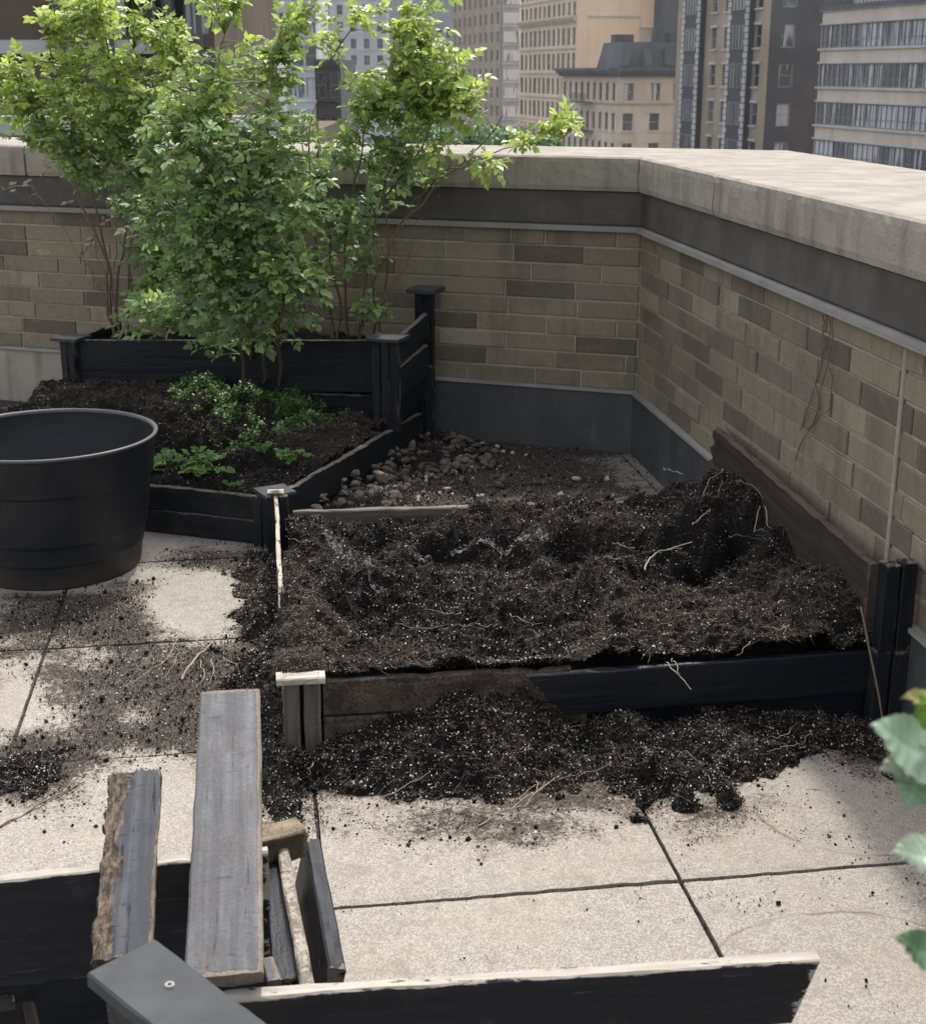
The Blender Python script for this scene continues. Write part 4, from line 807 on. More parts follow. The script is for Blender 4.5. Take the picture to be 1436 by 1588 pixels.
# ------------------------------------------------------------------ stones behind the bed
def pebble_mesh(seed, cut=.0):
    import bmesh
    bm = bmesh.new(); bmesh.ops.create_icosphere(bm, subdivisions=2, radius=1); r_ = np.random.default_rng(seed); sc_ = r_.uniform((.8, .6, .4), (1.2, .95, .75))
    P_ = np.array([v.co[:] for v in bm.verts]); n_ = fbm(P_ * 1.3 + seed * 3, 3, seed) * .6
    for v, k in zip(bm.verts, n_): 
        v.co = Vector((v.co.x * sc_[0], v.co.y * sc_[1], v.co.z * sc_[2])) * (1 + k)
    for k in range(7):
        d = Vector(r_.normal(size=3)).normalized(); lim = r_.uniform(.45, .72)
        for v in bm.verts:
            e_ = v.co.dot(d) - lim
            if e_ > 0: v.co -= d * e_ * .95
    me = bpy.data.meshes.new('stone'); bm.to_mesh(me); bm.free()
    return me
M['dirtystone'] = simple('dirty_stone', (.13, .105, .085), .9, .5, 30)
peb = [pebble_mesh(k) for k in range(9)]
for m_ in peb: m_.materials.append(M['pebble'])
wm = [m_.copy() for m_ in peb[:3]]
for m_ in wm: m_.materials.clear(); m_.materials.append(M['whitestone'])
rr = random.Random(21); stones = []
def put_stone(me, p, s, lab, grp):
    o = bpy.data.objects.new('stone', me); COL.objects.link(o); o.location = p; o.scale = (s, s * rr.uniform(.8, 1.1), s * rr.uniform(.7, 1)); o.rotation_euler = (rr.uniform(-.5, .5), rr.uniform(-.5, .5), rr.uniform(0, 6.28)); return tag(o, lab, 'stone', grp)
def poly_in(u, v, pl):
    c = False; j = len(pl) - 1
    for i in range(len(pl)):
        if (pl[i][1] > v) != (pl[j][1] > v) and u < (pl[j][0] - pl[i][0]) * (v - pl[i][1]) / (pl[j][1] - pl[i][1]) + pl[i][0]: c = not c
        j = i
    return c
reg = [(468, 788), (650, 668), (700, 664), (770, 700), (770, 725), (640, 745), (600, 788)]
n = 0
while n < 276:
    u, v = rr.uniform(465, 780), rr.uniform(662, 792)
    if not poly_in(u, v, reg): continue
    near = max(0, 1 - abs((v - (790 - (u - 468) * .66))) / 60); z = rr.uniform(0.01, .07) * near + .016; s = min(.030, .008 + abs(rr.gauss(0, .008)) + rr.uniform(0, .006)); p = G(u, v, z)
    if p[1] > 5.459 + (.68 - p[0]) * .3457 - .06: continue
    put_stone(peb[n % 9], p, s, 'small brown or grey stone in the pile beside the low bed', 'stones piled behind the broken bed'); n += 1
for (u, v, s, k, lab) in ((536, 772, .042, 3, 'largest pale tan stone, at the near end of the stone pile'), (745, 688, .016, 0, None), (772, 692, .014, 1, None), (795, 702, .013, 2, None), (752, 697, .015, 1, None), (815, 706, .012, 0, None), (697, 678, .020, 2, None), (780, 700, .012, 2, None), (730, 700, .013, 0, None)):
    put_stone(wm[k % 3] if k != 3 else peb[4], G(u, v, s * .4), s, lab or 'small whitish stone at the foot of the back wall', None if lab else 'whitish stones at the foot of the back wall')
chp = []
while len(chp) < 240:
    u, v = rr.uniform(560, 960), rr.uniform(676, 788); p = G(u, v, .008)
    if p[1] > 5.459 + (.68 - p[0]) * .3457 - .05 or rr.random() < (u - 560) / 460 or p[0] > .56: continue
    chp.append(p)
chp = np.array(chp); rc_ = np.random.default_rng(71); ac = Acc(); v, f = bits(chp, rc_.uniform(.010, .028, len(chp)), rc_); dm = np.repeat(rc_.random(len(chp)) < .88, 8); ac.add(v, f[dm], 0); ac.add(v, f[~dm], 1)
ac.build('stone_chips', 'broken stone chips strewn over the dirty floor right of the stone pile', ('dirtystone', 'whitestone'))['category'] = 'stone chips'
for (u, v, s, lab) in ((895, 742, .022, 'lone pale stone on the bare floor behind the bed'), (777, 745, .022, 'grey brown stone right of the pile, farther one of a pair'), (812, 727, .020, 'rounded brown stone on a dirt streak behind the bed'), (775, 752, .026, 'grey brown stone right of the pile, nearer one of a pair'), (692, 758, .019, 'whitish stone standing alone on the dark dirt behind the bed')):
    put_stone(peb[int(u) % 9] if 'pale' not in lab and 'whitish' not in lab else wm[1], G(u, v, s * .5), s, lab, None)
# thin floor dirt behind the bed
X, Y = np.meshgrid(np.arange(-.62, .85, .008), np.arange(4.32, 5.75, .008), indexing='ij'); x = X.ravel(); y = Y.ravel()
xb = -.59 + (y - 4.3) * .327
h = .045 * np.exp(-((x - xb) / .26) ** 2) + .016 * np.exp(-((y - 5.25 - (0.2 - x) * .3) / .10) ** 2) * (x < .35) + .012 * np.exp(-((y - 4.55) / .10) ** 2) - .018 + fbm(np.c_[x * 7, y * 7, x * 0], 4, 61) * .02 + fbm(np.c_[x * 60, y * 60, x * 0], 2, 62) * .004
h = h - .02 * ((x > .35) & (y > 4.75)); ok = (h > 0) & inside(x, y, .03) & (x > xb); Fq = gridF(*X.shape); okf = ok[Fq].any(1) & inside(x, y, .02)[Fq].all(1) & (x > xb - .01)[Fq].all(1)
ac = Acc(); used = np.unique(Fq[okf]); mp = np.zeros(len(x), int); mp[used] = np.arange(len(used)); ac.add(np.c_[x, y, np.maximum(h, -.002)][used], mp[Fq[okf]], 0, np.full(len(used), .55))
ii = np.nonzero(ok)[0]; j = ii[r.integers(0, len(ii), 9000)]; sz = np.clip(r.lognormal(-5.3, .5, len(j)), .002, .014); v, f = bits(np.c_[x[j], y[j], h[j] + .001], sz, r); dm = np.repeat(r.random(len(j)) < .5, 8); ac.add(v, f[~dm], 1); ac.add(v, f[dm], 2)
j = ii[r.integers(0, len(ii), 900)]; v, f = bits(np.c_[x[j], y[j], h[j] + .002], np.full(len(j), .0035), r); ac.add(v, f, 3)
ac.build('floor_dirt', 'thin crust of brown dirt on the floor between the stones and the back wall')
# small mound of soil lying on the front left post cap
cx_, cy_ = PF(.022, .004); X, Y = np.meshgrid(np.linspace(-.059, .059, 26), np.linspace(-.034, .06, 24), indexing='ij'); x = X.ravel(); y = Y.ravel()
hh = .026 * np.clip(1 - (abs(x) / .059) ** 6, 0, 1) * np.clip((y + .030) / .03, 0, 1) + fbm(np.c_[x * 90, y * 90, x * 0], 3, 6) * .006 - .003
pw = np.array([cx_, cy_]) + x[:, None] * EF + y[:, None] * ES; ac = Acc(); zc_ = .213 + np.maximum(hh, -.001); Fq = gridF(*X.shape); k = (hh > 0)[Fq].any(1); ac.add(np.c_[pw, zc_], Fq[k], 0, np.full(len(x), .9))
ii = np.nonzero(hh > 0)[0]; j = ii[r.integers(0, len(ii), 700)]; v, f = bits(np.c_[pw[j], zc_[j]], r.uniform(.002, .006, len(j)), r); ac.add(v, f, 2); j = ii[r.integers(0, len(ii), 110)]; v, f = bits(np.c_[pw[j], zc_[j] + .002], r.uniform(.001, .003, len(j)), r); ac.add(v, f, 3); j = ii[r.integers(0, len(ii), 160)]; v, f = fibres(np.c_[pw[j], zc_[j] + .003], r.uniform(.01, .03, len(j)), np.full(len(j), .0009), r); ac.add(v, f, 4)
ac.build('soil_mound', 'small brown soil mound lying on the pale cap of the front left post')
# wispy grey garden fabric half buried at the back of the bed
def fabric_mat():
    g = NG('grey_garden_fabric'); p = g.pos(); n = g.noise(p, 60, 5, .8); tr = g.n('BsdfTransparent'); mx = g.n('MixShader'); g.put(mx.inputs[0], g.mr(n, .46, .62, 0, .55)); g.done((.20, .20, .21), .6, None, .3)
    g.t.links.new(tr.outputs[0], mx.inputs[1]); g.t.links.new(g.b.outputs[0], mx.inputs[2]); g.t.links.new(mx.outputs[0], g.out.inputs[0]); return g.m
M['fabric'] = fabric_mat(); mb = MB()
for path, wd in (([(492, 826), (535, 850), (570, 876), (600, 888)], .05), ([(598, 856), (650, 832), (720, 820), (800, 818), (852, 824)], .045)):
    P_ = wig([G(u, v, .12) for u, v in path], 14, .012, 5); zz_, _ = rbf(CT, P_[:, 0], P_[:, 1]); zr_ = relief(zz_) + rough_soil(P_[:, 0], P_[:, 1]); m = 9; vs = []
    for i, q in enumerate(P_):
        for j in range(m): s = (j / (m - 1) - .5) * wd * (1 + .5 * vnoise(np.array([[i * .4, 0, 0]]), 3)[0]); vs.append([q[0] + s * .35, q[1] + s, float(zr_[i]) + .014 + .012 * vnoise(np.array([[i * .5, j * .9, wd * 90]]), 4)[0]])
    mb.add(vs, [(i * m + j, i * m + j + 1, (i + 1) * m + j + 1, (i + 1) * m + j) for i in range(len(P_) - 1) for j in range(m - 1)], 0, True)
mb.build('garden_fabric', 'fabric', None, props=dict(label='wispy translucent grey garden fabric half buried at the back of the broken bed', category='fabric'))
# ================================================================== FOLIAGE
LV = np.array([(0, 0, 0), (0, .52, -.05), (0, 1, -.16), (-.26, .22, .05), (-.30, .60, .03), (.26, .22, .05), (.30, .60, .03)], float)
LF = np.array([(0, 5, 1), (5, 6, 1), (6, 2, 1), (0, 1, 3), (3, 1, 4), (4, 1, 2)])
def frames(d, up):
    d = d / (np.linalg.norm(d, axis=1)[:, None] + 1e-9); x = np.cross(d, up); x /= np.linalg.norm(x, axis=1)[:, None] + 1e-9; z = np.cross(x, d); return x, d, z
def leaflets(p, d, up, size, tint, wid=1.0):
    x, y, z = frames(d, up); v = p[:, None] + (x[:, None] * LV[None, :, 0, None] * wid + y[:, None] * LV[None, :, 1, None] + z[:, None] * LV[None, :, 2, None]) * size[:, None, None]
    f = LF[None] + np.arange(len(p))[:, None, None] * 7; return v.reshape(-1, 3), f.reshape(-1, 3), np.repeat(tint, 7, 0)
def compound(p, d, up, size, tint, r, wid=1.0):
    """five-part leaves: p base, d stalk direction, size = leaflet length"""
    x, y, z = frames(d, up); V = []; Fc = []; T = []; n = 0
    droop = np.array([0, 0, -1.])
    for (t, a, s) in ((.55, 62, .8), (.55, -62, .8), (1.15, 50, .95), (1.15, -50, .95), (1.35, 0, 1.15)):
        ar = math.radians(a); dd = y * math.cos(ar) + x * math.sin(ar) + droop * .18 + r.normal(size=p.shape) * .13
        q = p + y * (t * size)[:, None] + droop * (t * t * .10 * size)[:, None]
        v, f, c = leaflets(q, dd, z + r.normal(size=p.shape) * .22, size * s * r.uniform(.8, 1.1, len(p)), tint * r.uniform(.85, 1.15, (len(p), 1)), wid)
        V.append(v); Fc.append(f + n); T.append(c); n += len(v)
    return np.concatenate(V), np.concatenate(Fc), np.concatenate(T)
OLD = np.array([.19, .27, .105]); YNG = np.array([.38, .455, .12]); BLU = np.array([.31, .37, .26]); MID = np.array([.28, .385, .12])
def bush(name, label, base, canes, blobs_, seed, leafsz=.030, dens=1.0, cat='rose bush', bare=0, ymul=1.0):
    r = np.random.default_rng(seed); rt = root(name, base, label, cat, 'rose bushes in the rear raised beds')
    cm = MB(); nodes = []
    for (b, pts, r0) in canes:
        w = wig([np.array(b, float)] + [np.array(q, float) for q in pts], 9, .025, int(r.integers(1e6))); cm.tube(w, np.linspace(r0, r0 * .35, len(w)), 6)
        nodes.append(w[3:])
    nd = np.concatenate(nodes); P_ = []; DD = []; tw = MB(); UPW = []; TT = []; SZ = []
    for (u, v, ru, rv, y0, dn, yng) in blobs_:
        c = D(u, v, y0); e = D(u + ru, v, y0); w_ = D(u, v - rv, y0); rx = e[0] - c[0]; rz = w_[2] - c[2]
        n = int(ru * rv * .0185 * dn * dens)
        q = r.normal(size=(n, 3)); q /= np.linalg.norm(q, axis=1)[:, None]; q *= (r.random(n) ** .42)[:, None]
        q = q * [rx, max(.10, min(rx, .28)), rz] + c; q = q[vnoise(q * 9, 9) + .5 * vnoise(q * 22, 10) > -.34]
        for a in q:
            below = nd[(nd[:, 2] < a[2] + .02)]; s_ = below if len(below) > 4 else nd
            k = np.argmin(((s_ - a) ** 2 * [1, 1, .55]).sum(1)); b = s_[k]; L_ = np.linalg.norm(a - b)
            mid = (a + b) / 2 + np.array([0, 0, .12 * L_]) + r.normal(size=3) * .08 * L_
            t = np.linspace(0, 1, 6)[:, None]; cur = b * (1 - t) ** 2 + mid * 2 * t * (1 - t) + a * t ** 2
            if L_ > .02: tw.tube(cur, np.linspace(.0022, .0009, 6), 4)
            m = r.integers(3, 6)
            for i in range(m):
                tt = 1 - i * .16 * min(1, .25 / max(L_, .1)); tt = max(tt, .25); pp = b * (1 - tt) ** 2 + mid * 2 * tt * (1 - tt) + a * tt ** 2
                g = a - mid; g = g / (np.linalg.norm(g) + 1e-6); dd = g * (1.0 if i == 0 else .35) + r.normal(size=3) * (.35 if i == 0 else .8); dd[2] = dd[2] * .6 + .1
                P_.append(pp + r.normal(size=3) * .006); DD.append(dd); UPW.append(np.array([0, -.25, 1]) + r.normal(size=3) * .45)
                y_ = np.clip(yng + r.normal() * .16 + (pp[2] - c[2]) / max(rz, .05) * .14, 0, 1)
                base_c = OLD * (1 - y_) + YNG * y_ if y_ > .35 else (OLD * .6 + BLU * .4 if r.random() < .5 else OLD * .6 + MID * .4)
                TT.append(base_c * r.uniform(.6, 1.45)); SZ.append(leafsz * r.uniform(.55, 1.4))
    P_ = np.array(P_); V, Fc, T = compound(P_, np.array(DD), np.array(UPW), np.array(SZ), np.array(TT), r)
    cm.build('canes', 'cane', rt); tw.build('twigs', 'greencane', rt)
    bigmesh('foliage', V, Fc, ['leaf'], None, {'tint': np.clip(T, 0, 1)}, True, parent=rt)
    return rt, nd
def top(u, v, y): return D(u, v, y)
def GZ(u, v, z): return G(u, v, z)
# A: front bush in the low bed
sA = [(375, 628), (392, 600), (432, 615), (418, 585), (352, 590), (405, 612)]
cA = []
for (u, v), tops in zip(sA, ([(372, 480, 5.02), (340, 330, 5.05), (300, 190, 5.1)], [(395, 470, 5.1), (400, 300, 5.15), (420, 90, 5.2)], [(430, 500, 5.05), (445, 400, 5.0), (470, 300, 5.0), (500, 150, 5.1)], [(428, 500, 5.2), (380, 350, 5.2), (350, 160, 5.3), (345, 60, 5.3)], [(330, 470, 5.15), (270, 400, 5.2), (240, 260, 5.2)], [(418, 520, 5.0), (452, 440, 4.95), (470, 380, 4.9)])):
    b = GZ(u, v, .215); b[2] = soilz(b) - .01; cA.append((b, [top(*t) for t in tops], .0062))
bA = [(390, 455, 85, 60, 5.0, 1.1, .12), (440, 440, 60, 65, 4.95, 1.0, .28), (340, 400, 100, 85, 5.05, 1.2, .12), (300, 340, 90, 80, 5.1, 1.1, .12), (400, 320, 100, 80, 5.05, 1.1, .15), (290, 480, 55, 40, 5.2, 1.0, .1), (480, 440, 35, 60, 5.0, .9, .2),
      (330, 230, 120, 70, 5.1, 1.1, .25), (430, 220, 70, 70, 5.2, .9, .3), (385, 120, 75, 70, 5.25, 1.0, .5), (330, 530, 40, 25, 5.15, .5, .0), (440, 90, 50, 60, 5.25, .9, .7), (300, 160, 80, 50, 5.2, 1.0, .5), (470, 30, 40, 40, 5.3, .7, .85), (225, 490, 45, 35, 5.3, 1.1, .15), (400, 515, 60, 18, 5.0, .6, .1), (350, -10, 60, 40, 5.3, .6, .8)]
bush('rose_bush', 'dense rose bush with bare lower canes, rooted in the low bed among ground cover', tuple(GZ(395, 612, .22)), cA, bA, 101, .0255, 1.12)
# B: bush rising at the left of the upper bed
cB = []
for (u, v), tops in zip([(178, 505), (186, 500), (192, 505), (250, 500), (170, 500)], ([(165, 420, 5.95), (140, 260, 5.9), (80, 60, 5.8)], [(190, 380, 5.95), (185, 220, 5.9), (150, 0, 5.8)], [(200, 380, 5.9), (230, 240, 5.85), (290, 60, 5.8)], [(250, 420, 5.8), (260, 280, 5.8), (215, 80, 5.8)], [(172, 440, 6.0), (120, 300, 6.0), (40, 150, 5.8)])):
    b = D(u, v, 5.95); b[2] = .36; cB.append((b, [top(*t) for t in tops], .007))
bB = [(110, 185, 95, 75, 5.8, 1.1, .55), (60, 120, 60, 50, 5.8, .9, .8), (190, 120, 70, 60, 5.8, 1.0, .7), (170, 240, 80, 60, 5.85, 1.1, .3), (130, 60, 60, 60, 5.8, .9, .85), (95, 25, 50, 30, 5.8, .7, .9), (215, 180, 70, 60, 5.75, 1.0, .5), (240, 300, 60, 50, 5.8, 1.1, .1), (200, 320, 40, 30, 5.9, .6, .15), (255, 90, 45, 60, 5.8, .8, .75),
      (170, 10, 70, 40, 5.8, .9, .9), (40, 150, 45, 30, 5.8, .9, .85), (250, 30, 40, 35, 5.8, .7, .85), (240, 400, 38, 40, 5.7, 1.2, .1), (225, 470, 32, 45, 5.6, 1.4, .15), (20, 95, 25, 30, 5.8, .5, .8), (290, 70, 30, 40, 5.7, .5, .7)]
bush('rose_bush', 'tall rose bush with yellow green tips leaning left over the back wall', tuple(D(182, 505, 5.95)), cB, bB, 102, .026, 1.2)
# C: bush at the right end of the upper bed
cC = []
for (u, v), tops in zip([(530, 495), (545, 490), (560, 488), (575, 490), (515, 495), (590, 492)], ([(515, 400, 5.55), (490, 260, 5.5), (500, 120, 5.5), (560, 30, 5.5)], [(540, 380, 5.5), (560, 240, 5.45), (600, 90, 5.45)], [(575, 390, 5.5), (620, 280, 5.45), (700, 160, 5.4)], [(590, 420, 5.5), (640, 330, 5.45), (700, 260, 5.4), (790, 170, 5.4)], [(500, 420, 5.55), (480, 330, 5.5), (470, 200, 5.5)], [(600, 400, 5.55), (600, 250, 5.55), (640, 60, 5.5)])):
    b = D(u, v, 5.6); b[2] = .41; cC.append((b, [top(*t) for t in tops], .006))
cC.append((D(640, 325, 5.45), [D(705, 262, 5.4), D(790, 225, 5.35), D(850, 200, 5.3), D(885, 200, 5.3)], .0028))
cC.append((D(660, 300, 5.45), [D(700, 268, 5.3), D(740, 255, 5.25)], .0025))
bC = [(620, 150, 85, 55, 5.45, 1.0, .6), (690, 130, 60, 55, 5.4, 1.0, .8), (640, 60, 55, 60, 5.45, .85, .85), (575, 170, 50, 40, 5.5, .8, .5), (560, 25, 30, 30, 5.5, .45, .8), (650, 10, 50, 25, 5.5, .7, .85), (715, 165, 50, 28, 5.4, .9, .8), (590, 230, 60, 40, 5.5, .8, .3), (530, 250, 45, 40, 5.5, .6, .25), (600, 300, 60, 40, 5.5, .6, .1), (540, 330, 40, 50, 5.5, .8, .1),
      (640, 270, 50, 30, 5.45, .5, .2), (560, 390, 40, 30, 5.5, .45, .1), (865, 192, 36, 14, 5.3, 2.0, .97), (815, 212, 18, 8, 5.3, 1.6, .9), (752, 248, 22, 14, 5.25, 2.2, .75), (480, 300, 30, 60, 5.5, .9, .2), (575, 478, 30, 14, 5.5, 1.0, .25), (670, 225, 30, 15, 5.4, .7, .6), (505, 385, 20, 30, 5.5, .8, .1), (515, 60, 25, 35, 5.5, .5, .6)]
bush('rose_bush', 'airy rose bush at right, one long shoot reaching over the wall', tuple(D(555, 490, 5.6)), cC, bC, 103, .0275, 1.35)
# dried shoots hanging in front of the wall at far left
mb = MB(); rr = random.Random(3)
for (a, b, c) in (((178, 490), (150, 380), (115, 280)), ((182, 490), (175, 380), (190, 300)), ((175, 490), (130, 400), (60, 300)), ((60, 300), (20, 292), (-10, 295)), ((188, 490), (200, 420), (160, 330)), ((130, 400), (140, 370), (150, 385)), ((70, 260), (55, 300), (52, 318)), ((520, 490), (480, 470), (500, 430)), ((560, 490), (620, 420), (650, 330)), ((600, 470), (590, 400), (660, 300))):
    w = wig([D(a[0], a[1], 5.9), D(b[0], b[1], 5.92), D(c[0], c[1], 5.9)] if a[0] < 400 else [D(a[0], a[1], 5.5), D(b[0], b[1], 5.5), D(c[0], c[1], 5.5)], 8, .02, rr.randint(0, 999)); mb.tube(w, np.linspace(.003, .0013, len(w)), 5)
for (u, v) in ((40, 285), (12, 290), (70, 262), (62, 388), (135, 378), (100, 320), (160, 345)):
    c = D(u, v, 5.9)
    for k in range(3): q = c + np.random.default_rng(u + k).normal(size=3) * .012; mb.add([q, q + [.02, 0, .004], q + [.028, .004, .012], q + [.008, .002, .012]], [(0, 1, 2, 3)], 1)
mb.build('dried_shoots', ['twig', 'deadleaf'], None, loc=tuple(D(182, 490, 5.9)), props=dict(label='bare dried rose shoots with a few dead leaves against the back wall', category='dead shoots'))

# ground cover and small plants in the low bed
def carpet(name, label, spots, n, sz, tint, seed, cat, kind=None, hgt=.03, group=None, wid=1.3):
    r = np.random.default_rng(seed); P_ = []
    for (u, v, ru, rv, z, w) in spots:
        c = GZ(u, v, z); rx = GZ(u + ru, v, z)[0] - c[0]; ry = (GZ(u, v - rv, z)[1] - GZ(u, v + rv, z)[1]) / 2; m = int(n * w)
        a = r.uniform(0, 2 * PI, m); q = np.sqrt(r.random(m)); P_.append(np.c_[c[0] + rx * q * np.cos(a), c[1] + ry * q * np.sin(a), q])
    P_ = np.concatenate(P_); P_ = P_[vnoise(np.c_[P_[:, :2] * 18, P_[:, 2] * 0], 12) + .6 * vnoise(np.c_[P_[:, :2] * 50, P_[:, 2] * 0], 13) > -.28 + .25 * P_[:, 2]]; zz = np.array([soilz(p) for p in P_]); hh = hgt * (1 - P_[:, 2] ** 3 * .7) * r.uniform(.15, 1, len(P_)) ** .7 * (1 + .5 * vnoise(np.c_[P_[:, :2] * 25, P_[:, 2] * 0], 5)); p = np.c_[P_[:, :2], zz + hh]
    a = r.uniform(0, 2 * PI, len(p)); d = np.c_[np.cos(a), np.sin(a), r.uniform(.0, .9, len(p))]
    v, f, t = leaflets(p, d, np.array([0, -.2, 1]) + r.normal(size=p.shape) * .35, sz * r.uniform(.6, 1.3, len(p)), np.array(tint) * r.uniform(.6, 1.35, (len(p), 1)), wid)
    sm, sf = fibres(np.c_[P_[:, :2], zz + hh * .5], np.maximum(hh, .01) * 1.2, np.full(len(p), .0014), r, 2, 1.2)
    o = bigmesh(name, np.concatenate([v, sm]), np.concatenate([f, sf + len(v)]), ['leaf'], None, {'tint': np.clip(np.concatenate([t, np.tile(np.array(tint) * .7, (len(sm), 1))]), 0, 1)}, True, loc=(float(p[:, 0].mean()), float(p[:, 1].mean()), float(zz.mean())))
    return tag(o, label, cat, group, kind)
carpet('ground_cover', 'low feathery green ground cover around the rose stems', [(485, 618, 75, 28, .23, .45), (390, 645, 85, 22, .2, .35), (310, 606, 45, 12, .25, .12), (530, 600, 30, 18, .24, .12)], 11000, .013, (.105, .19, .05), 31, 'ground cover', 'stuff', .045, wid=.9)
def rosette(name, label, u, v, z, ru, rv, n, sz, tint, seed, cat='plant', h=.05, spread=1.0):
    r = np.random.default_rng(seed); c = GZ(u, v, z); c[2] = soilz(c); rx = GZ(u + ru, v, z)[0] - c[0]; ry = min(rx, .12); V = []; Fc = []; T = []; m = 0; st = MB(); P_ = []; DD = []
    for i in range(n):
        a = r.uniform(0, 2 * PI); q = math.sqrt(r.random()); e = c + np.array([rx * q * math.cos(a), ry * q * math.sin(a), h * (1.15 - .6 * q) * r.uniform(.6, 1.1)])
        b = c + np.array([rx * q * .35 * math.cos(a), ry * q * .35 * math.sin(a), 0]); st.tube([b, (b + e) / 2 + [0, 0, .012], e], .0013, 4); P_.append(e); DD.append([math.cos(a), math.sin(a), .25])
    P_ = np.array(P_); DD = np.array(DD) + r.normal(size=P_.shape) * .25
    v_, f_, t_ = compound(P_, DD, np.array([0, -.25, 1]) + r.normal(size=P_.shape) * .3, sz * r.uniform(.7, 1.2, len(P_)), np.array(tint) * r.uniform(.7, 1.3, (len(P_), 1)), r, 1.5)
    rt = root(name, tuple(float(x) for x in c), label, cat); st.build('stems', 'greencane', rt); bigmesh('foliage', v_, f_, ['leaf'], None, {'tint': np.clip(t_, 0, 1)}, True, parent=rt); return rt
rosette('leafy_plant', 'broad light green leafy clump behind the rim of the black tub', 290, 722, .14, 52, 30, 75, .024, (.16, .27, .07), 41, h=.06)
rosette('leafy_plant', 'small bright green tuft at the right front corner of the low bed', 450, 722, .14, 20, 12, 26, .014, (.13, .26, .05), 42, h=.04)
rosette('leafy_plant', 'tiny sparse green sprout between the leafy clump and the tuft', 402, 712, .14, 14, 10, 12, .013, (.09, .18, .04), 43, h=.035)
rosette('leafy_plant', 'tiny green sprout just behind the grey cap of the corner post', 368, 745, .13, 16, 6, 12, .011, (.10, .20, .04), 45, h=.02)
# upright young plant with large leaves
c = GZ(518, 600, .24); c[2] = soilz(c); rt = root('leafy_plant', tuple(float(x) for x in c), 'upright young plant with a star of large bright leaves beside the upper bed', 'plant'); mb = MB(); tp = D(517, 545, c[1] - .02); mb.tube(wig([c, (c + tp) / 2 + [.006, 0, 0], tp], 6, .002), .003, 6); mb.build('stem', 'greencane', rt)
r = np.random.default_rng(5); P_ = []; DD = []; SZ = []; 
for k in range(9): a = k * 2.4; P_.append(tp + [0, 0, -.004 * k]); DD.append([math.cos(a), math.sin(a) * .8, .5 - .05 * k]); SZ.append(.055 if k < 6 else .04)
for k in range(60): t = r.random(); a = r.uniform(0, 6.28); P_.append(c * (1 - t) + tp * t * .8 + c * .2 * t + np.array([math.cos(a), math.sin(a), 0]) * .02); DD.append([math.cos(a), math.sin(a), .2]); SZ.append(.018)
P_ = np.array(P_); v, f, t = leaflets(P_, np.array(DD), np.array([0, -.2, 1]) + r.normal(size=P_.shape) * .2, np.array(SZ), np.array([.13, .26, .05]) * r.uniform(.7, 1.3, (len(P_), 1)) * np.array([1] * 9 + [.6] * 60)[:, None], .9)
bigmesh('foliage', v, f, ['leaf'], None, {'tint': t}, True, parent=rt)

# foreground shrub at the right edge: stem rooted on the terrace just outside the frame
M['fgleaf'] = leaf_mat('pale_green_leaf', .25)
fgb = L3(.44, .92, 0); rt = root('potted_shrub', tuple(fgb), 'close up pale green leaves of a shrub reaching in at the right edge', 'shrub'); mb = MB()
stem = wig([fgb, [.42, .90, .5], [.39, .88, .9], [.36, .86, 1.06], [.33, .85, 1.12]], 8, .008, 2); mb.tube(stem, np.linspace(.010, .003, len(stem)), 8)
def bigleaf(mbl, base, tip, w, nrm, tint, fold=.15, droop=.1, n=40):
    base = np.array(base); tip = np.array(tip); ax = tip - base; L_ = np.linalg.norm(ax); y = ax / L_; x = np.cross(y, nrm); x /= np.linalg.norm(x); z = np.cross(x, y); V = []; m = 15
    for i in range(n + 1):
        t = i / n; hw = w * (math.sin(PI * min(1, t ** .8)) ** .75) * (1 - .25 * t) + .0003
        for j in range(m):
            s = (j / (m - 1) - .5) * 2; ve = .0011 * math.sin((t - abs(s) * .12) * 50) * abs(s) ** .5 + .002 * math.sin(t * 9 + s)
            V.append(base + ax * t + x * s * hw + z * (abs(s) * hw * fold - droop * L_ * t * t + ve))
    fs = [(i * m + j, i * m + j + 1, (i + 1) * m + j + 1, (i + 1) * m + j) for i in range(n) for j in range(m - 1)]
    vein = np.array([1.35 if j == 7 else (1.22 if math.sin((i / n - abs(j - 7) / 7 * .12) * 50) > .82 else 1.0 - .10 * abs(vnoise(np.array([[i * .3, j * .4, 0]]), 3)[0])) for i in range(n + 1) for j in range(m)])
    mbl.add(V, fs, 0, True, tint=np.clip(np.array(tint)[None] * vein[:, None], 0, 1))
DP = .93
def Q(u, v, d=DP): return CAM + ray(u, v) * d
lf = [((1470, 1200), (1362, 1120), .030, (.30, .42, .30), (0, -.5, 1)), ((1450, 1182), (1370, 1190), .016, (.42, .46, .36), (0, -.6, 1)), ((1445, 1165), (1408, 1248), .024, (.28, .42, .27), (-.2, -.9, .5)), ((1475, 1335), (1390, 1318), .020, (.38, .48, .36), (0, -.4, 1)), ((1480, 1500), (1396, 1452), .017, (.14, .25, .13), (0, -.6, 1)), ((1465, 1090), (1405, 1078), .010, (.35, .33, .10), (0, -.5, 1)), ((1440, 1130), (1430, 1080), .008, (.20, .38, .06), (.4, -1, .1)), ((1500, 1130), (1560, 1080), .03, (.3, .42, .3), (0, -.5, 1)), ((1500, 1300), (1580, 1320), .03, (.3, .42, .3), (0, -.5, 1)), ((1500, 1420), (1590, 1400), .03, (.2, .32, .2), (0, -.5, 1))]
